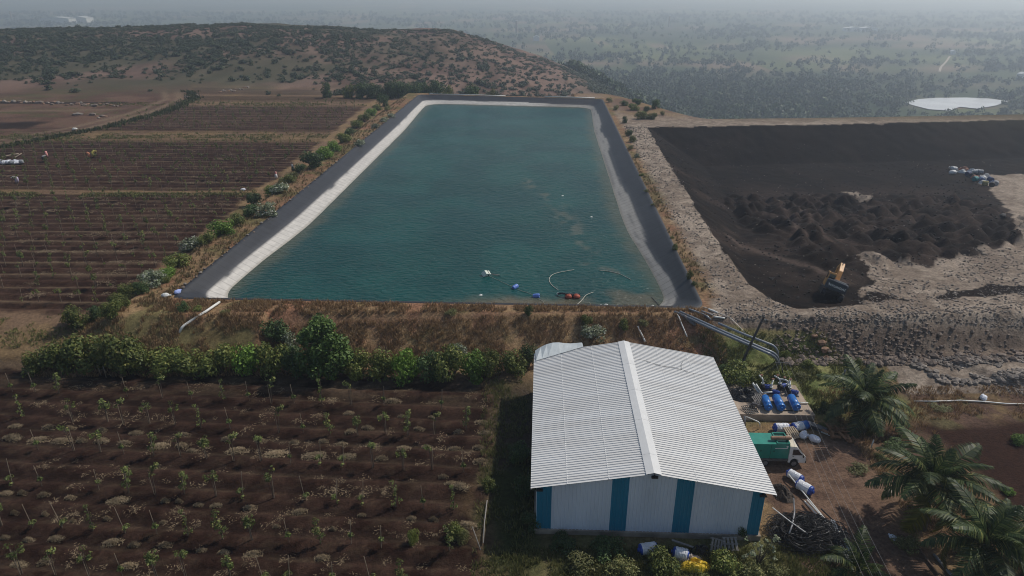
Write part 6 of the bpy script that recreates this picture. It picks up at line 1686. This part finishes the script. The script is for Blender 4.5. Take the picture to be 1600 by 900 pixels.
# ================================================================== HILL SHRUBS
def crown_np(seed, n, nb=9, sq=.75, size=.2):
    C, Q = blobs(nb, .6, .7 * sq, .28, .5, seed, .22)
    return leafcloud(C, Q, n, size, seed, .6, .5, .6, .85)
HT = [crown_np(200 + s, 150, 9, .75, .15) for s in range(6)]
HM = [np_mesh('hill_shrub', *q, G_HILL) for q in HT]
n = 20000
Y = 232 + R.random(n) * 235; X = -.82 * Y - 10 + R.random(n) * (.82 * Y + 140)
dens = np.clip(.5 + .8 * sm(290, 370, Y) + .8 * (fbm(X * .03, Y * .02, 170) - .42) * 3, .06, 1) * np.where(X < -60, np.clip((Y - 258) / 45, .03, 1), 1) 
dens = np.where((X > -75) & (X < 60) & (Y > 262) & (Y < 425), .36 + .5 * (fbm(X * .05, Y * .04, 171) - .4), dens)
dens = np.where(X > 45, .95, dens)
k = (R.random(n) < dens * .95) & (X < np.interp(Y, [232, 470], [70, 110])) & ~((X > -32) & (X < 30) & (Y < 236)) & ~((Y < 250) & (X > 25) & (X < 48)) & (Y < np.where(X < 30, 446, 470))
X, Y = X[k], Y[k]; Z = hgt(X, Y)
s = .8 + 1.6 * R.random(len(X)) ** 1.8 + .2 * sm(380, 430, Y); s = np.where(X > 45, s * 1.3, s) * (1 - .12 * sm(375, 400, Y) * sm(45, 30, X))
hgts = s * (.6 + .45 * R.random(len(X))) * (1 - .25 * sm(365, 395, Y))
# those that can be seen: compare with the skyline in front
U = X / Y; keep = np.ones(len(X), bool)
elev = (Z + hgts - HC) / Y
for f_ in np.linspace(.4, .985, 40):
    zz = hgt(X * f_, Y * f_)
    keep &= ((zz - HC) / (Y * f_)) < elev + .0035
X, Y, Z, s, hgts = [q[keep] for q in (X, Y, Z, s, hgts)]
size_px = s / Y; order = np.argsort(-size_px); top = order[:300]; restk = order[300:]
for i in top:
    z_ = 'on the open flat land left of the hill' if (X[i] < -60 and Y[i] < 300) else ('on the wooded plateau of the hill' if X[i] < -75 else ('on the green slope right of the hill' if X[i] > 38 else 'on the red hill face behind the pond'))
    tag(link('hill_shrub', HM[i % 6], (X[i], Y[i], Z[i] - .1), random.uniform(0, 6.28), (s[i], s[i], hgts[i])), f'grey green shrub {z_}', 'shrub', f'shrubs {z_}')
V, F = merge([(q[0][:480], q[1][:120]) for q in HT], np.stack([X, Y, Z - .1], 1)[restk], np.stack([s, hgts], 1)[restk], R.random(len(restk)) * 6.28, R.integers(0, 6, len(restk)))
tag(link('scrub', np_mesh('scrub', V, F, G_HILL)), 'grey green scrub covering the hill', 'scrub', None, 'stuff')

# ================================================================== TREES OF THE PLAIN
VT = [crown_np(300 + s, 90, 8, .8, .2) for s in range(6)]
VM = [np_mesh('valley_tree', *q, G_VAL) for q in VT]
n = 32000
Y = 300 * (3400 / 300) ** (R.random(n) ** .85); X = (R.random(n) * 1.72 - .86) * Y
wood = sm(1000, 640, Y + 180 * (fbm(X * .006, Y * .006, 180) - .5) * 2) * sm(.62, .45, X / Y)
wood = np.maximum(wood, sm(560, 500, Y))
clump = sm(.52, .62, fbm(X * .008 + 3, Y * .012, 181))
lines_ = np.minimum(np.abs(((X + 40 * fbm(X * .004, Y * .004, 124)) / 90) % 1 - .5), 1) 
hedge = (np.abs(((Y + .25 * X) / 140) % 1 - .5) < .06) * sm(.45, .55, fbm(X * .01, Y * .01, 182))
dens = np.clip(.95 * wood + .55 * clump + .6 * hedge + .035, 0, 1)
k = (R.random(n) < dens) & ~((Y < 470) & (X < 105)) & ~((Y < 1000) & (X < 45 - (Y - 470) * .05))
X, Y = X[k], Y[k]; Z = hgt(X, Y)
inpond = pip(X, Y, [(p.x, p.y - (6 if p.y < 640 else -4)) for p in fp])
X, Y, Z = X[~inpond], Y[~inpond], Z[~inpond]
s = 2.2 + 3.2 * R.random(len(X)) ** 1.6 + .0015 * Y; hh2 = s * (1.0 + .5 * R.random(len(X)))
elev = (Z + hh2 - HC) / Y; keep = np.ones(len(X), bool)
for f_ in np.concatenate([np.linspace(.08, .5, 40), np.linspace(.5, .97, 20)]):
    keep &= ((hgt(X * f_, Y * f_, False) - HC) / (Y * f_)) < elev + .002
X, Y, Z, s, hh2 = [q[keep] for q in (X, Y, Z, s, hh2)]
order = np.argsort(-(s / Y)); top = order[:300]; restk = order[300:]
for i in top:
    z_ = 'in the wood beyond the black pit' if X[i] / Y[i] < .5 else 'near the pale far pond on the plain'
    if X[i] < 0: z_ = 'on the plain behind the hill'
    tag(link('valley_tree', VM[i % 6], (X[i], Y[i], Z[i] - .2), random.uniform(0, 6.28), (s[i], s[i], hh2[i])), f'hazy green tree {z_}', 'tree', f'trees {z_}')
V, F = merge([(q[0][:200], q[1][:50]) for q in VT], np.stack([X, Y, Z - .2], 1)[restk], np.stack([s * 1.1, hh2 * 1.1], 1)[restk], R.random(len(restk)) * 6.28, R.integers(0, 6, len(restk)))
tag(link('far_wood', np_mesh('far_wood', V, F, G_VAL)), 'hazy wood and scattered trees over the far plain', 'wood', None, 'stuff')

# far buildings
fw = M('white far wall', (.72, .72, .72), .7, .08, .05); fr2 = M('far roof', (.6, .62, .64), .6, .1, .05)
def far_house(label, px, py, w, h, d, name='far_shed', cat='building'):
    p = P(px, py, -60)
    t = thing(name, label, cat, p)
    link('wall', MB().box((0, 0, h / 2), (w, d, h)).mesh('wall', fw), parent=t)
    link('roof', MB().prism([(-w / 2 * 1.03, h), (0, h * 1.35), (w / 2 * 1.03, h)], -d / 2 * 1.05, d / 2 * 1.05).mesh('roof', fr2), parent=t)
far_house('long white building far away at the upper left, left half', 92, 36, 90, 14, 40)
far_house('long white building far away at the upper left, right half', 129, 35, 52, 14, 40)
far_house('small white house on the plain right of the hill', 838, 64, 12, 8, 10)
far_house('white roofed building beyond the plain road end', 1488, 85, 7, 5, 7)
far_house('long white greenhouse row far on the plain, left part', 1332, 49, 40, 8, 25)
far_house('long white greenhouse row far on the plain, right part', 1355, 49, 40, 8, 25)
far_house('tiny white building at the right picture edge on the plain', 1597, 122, 9, 5, 8)
for (x, y, h, lab) in [(807, 52, 28, 'thin far chimney just right of the hill'), (1045, 42, 28, 'thin far chimney in the haze at upper middle'), (19, 32, 30, 'thin pale mast far away at the upper left')]:
    p = P(x, y, -60); t = thing('chimney', lab, 'chimney', p)
    link('shaft', MB().lathe([(3.2, 0), (2.2, h)], None, 10).mesh('shaft', concrete), parent=t)
    link('rim', MB().lathe([(2.6, h), (2.6, h + 1.5)], None, 10).mesh('rim', fw), parent=t)
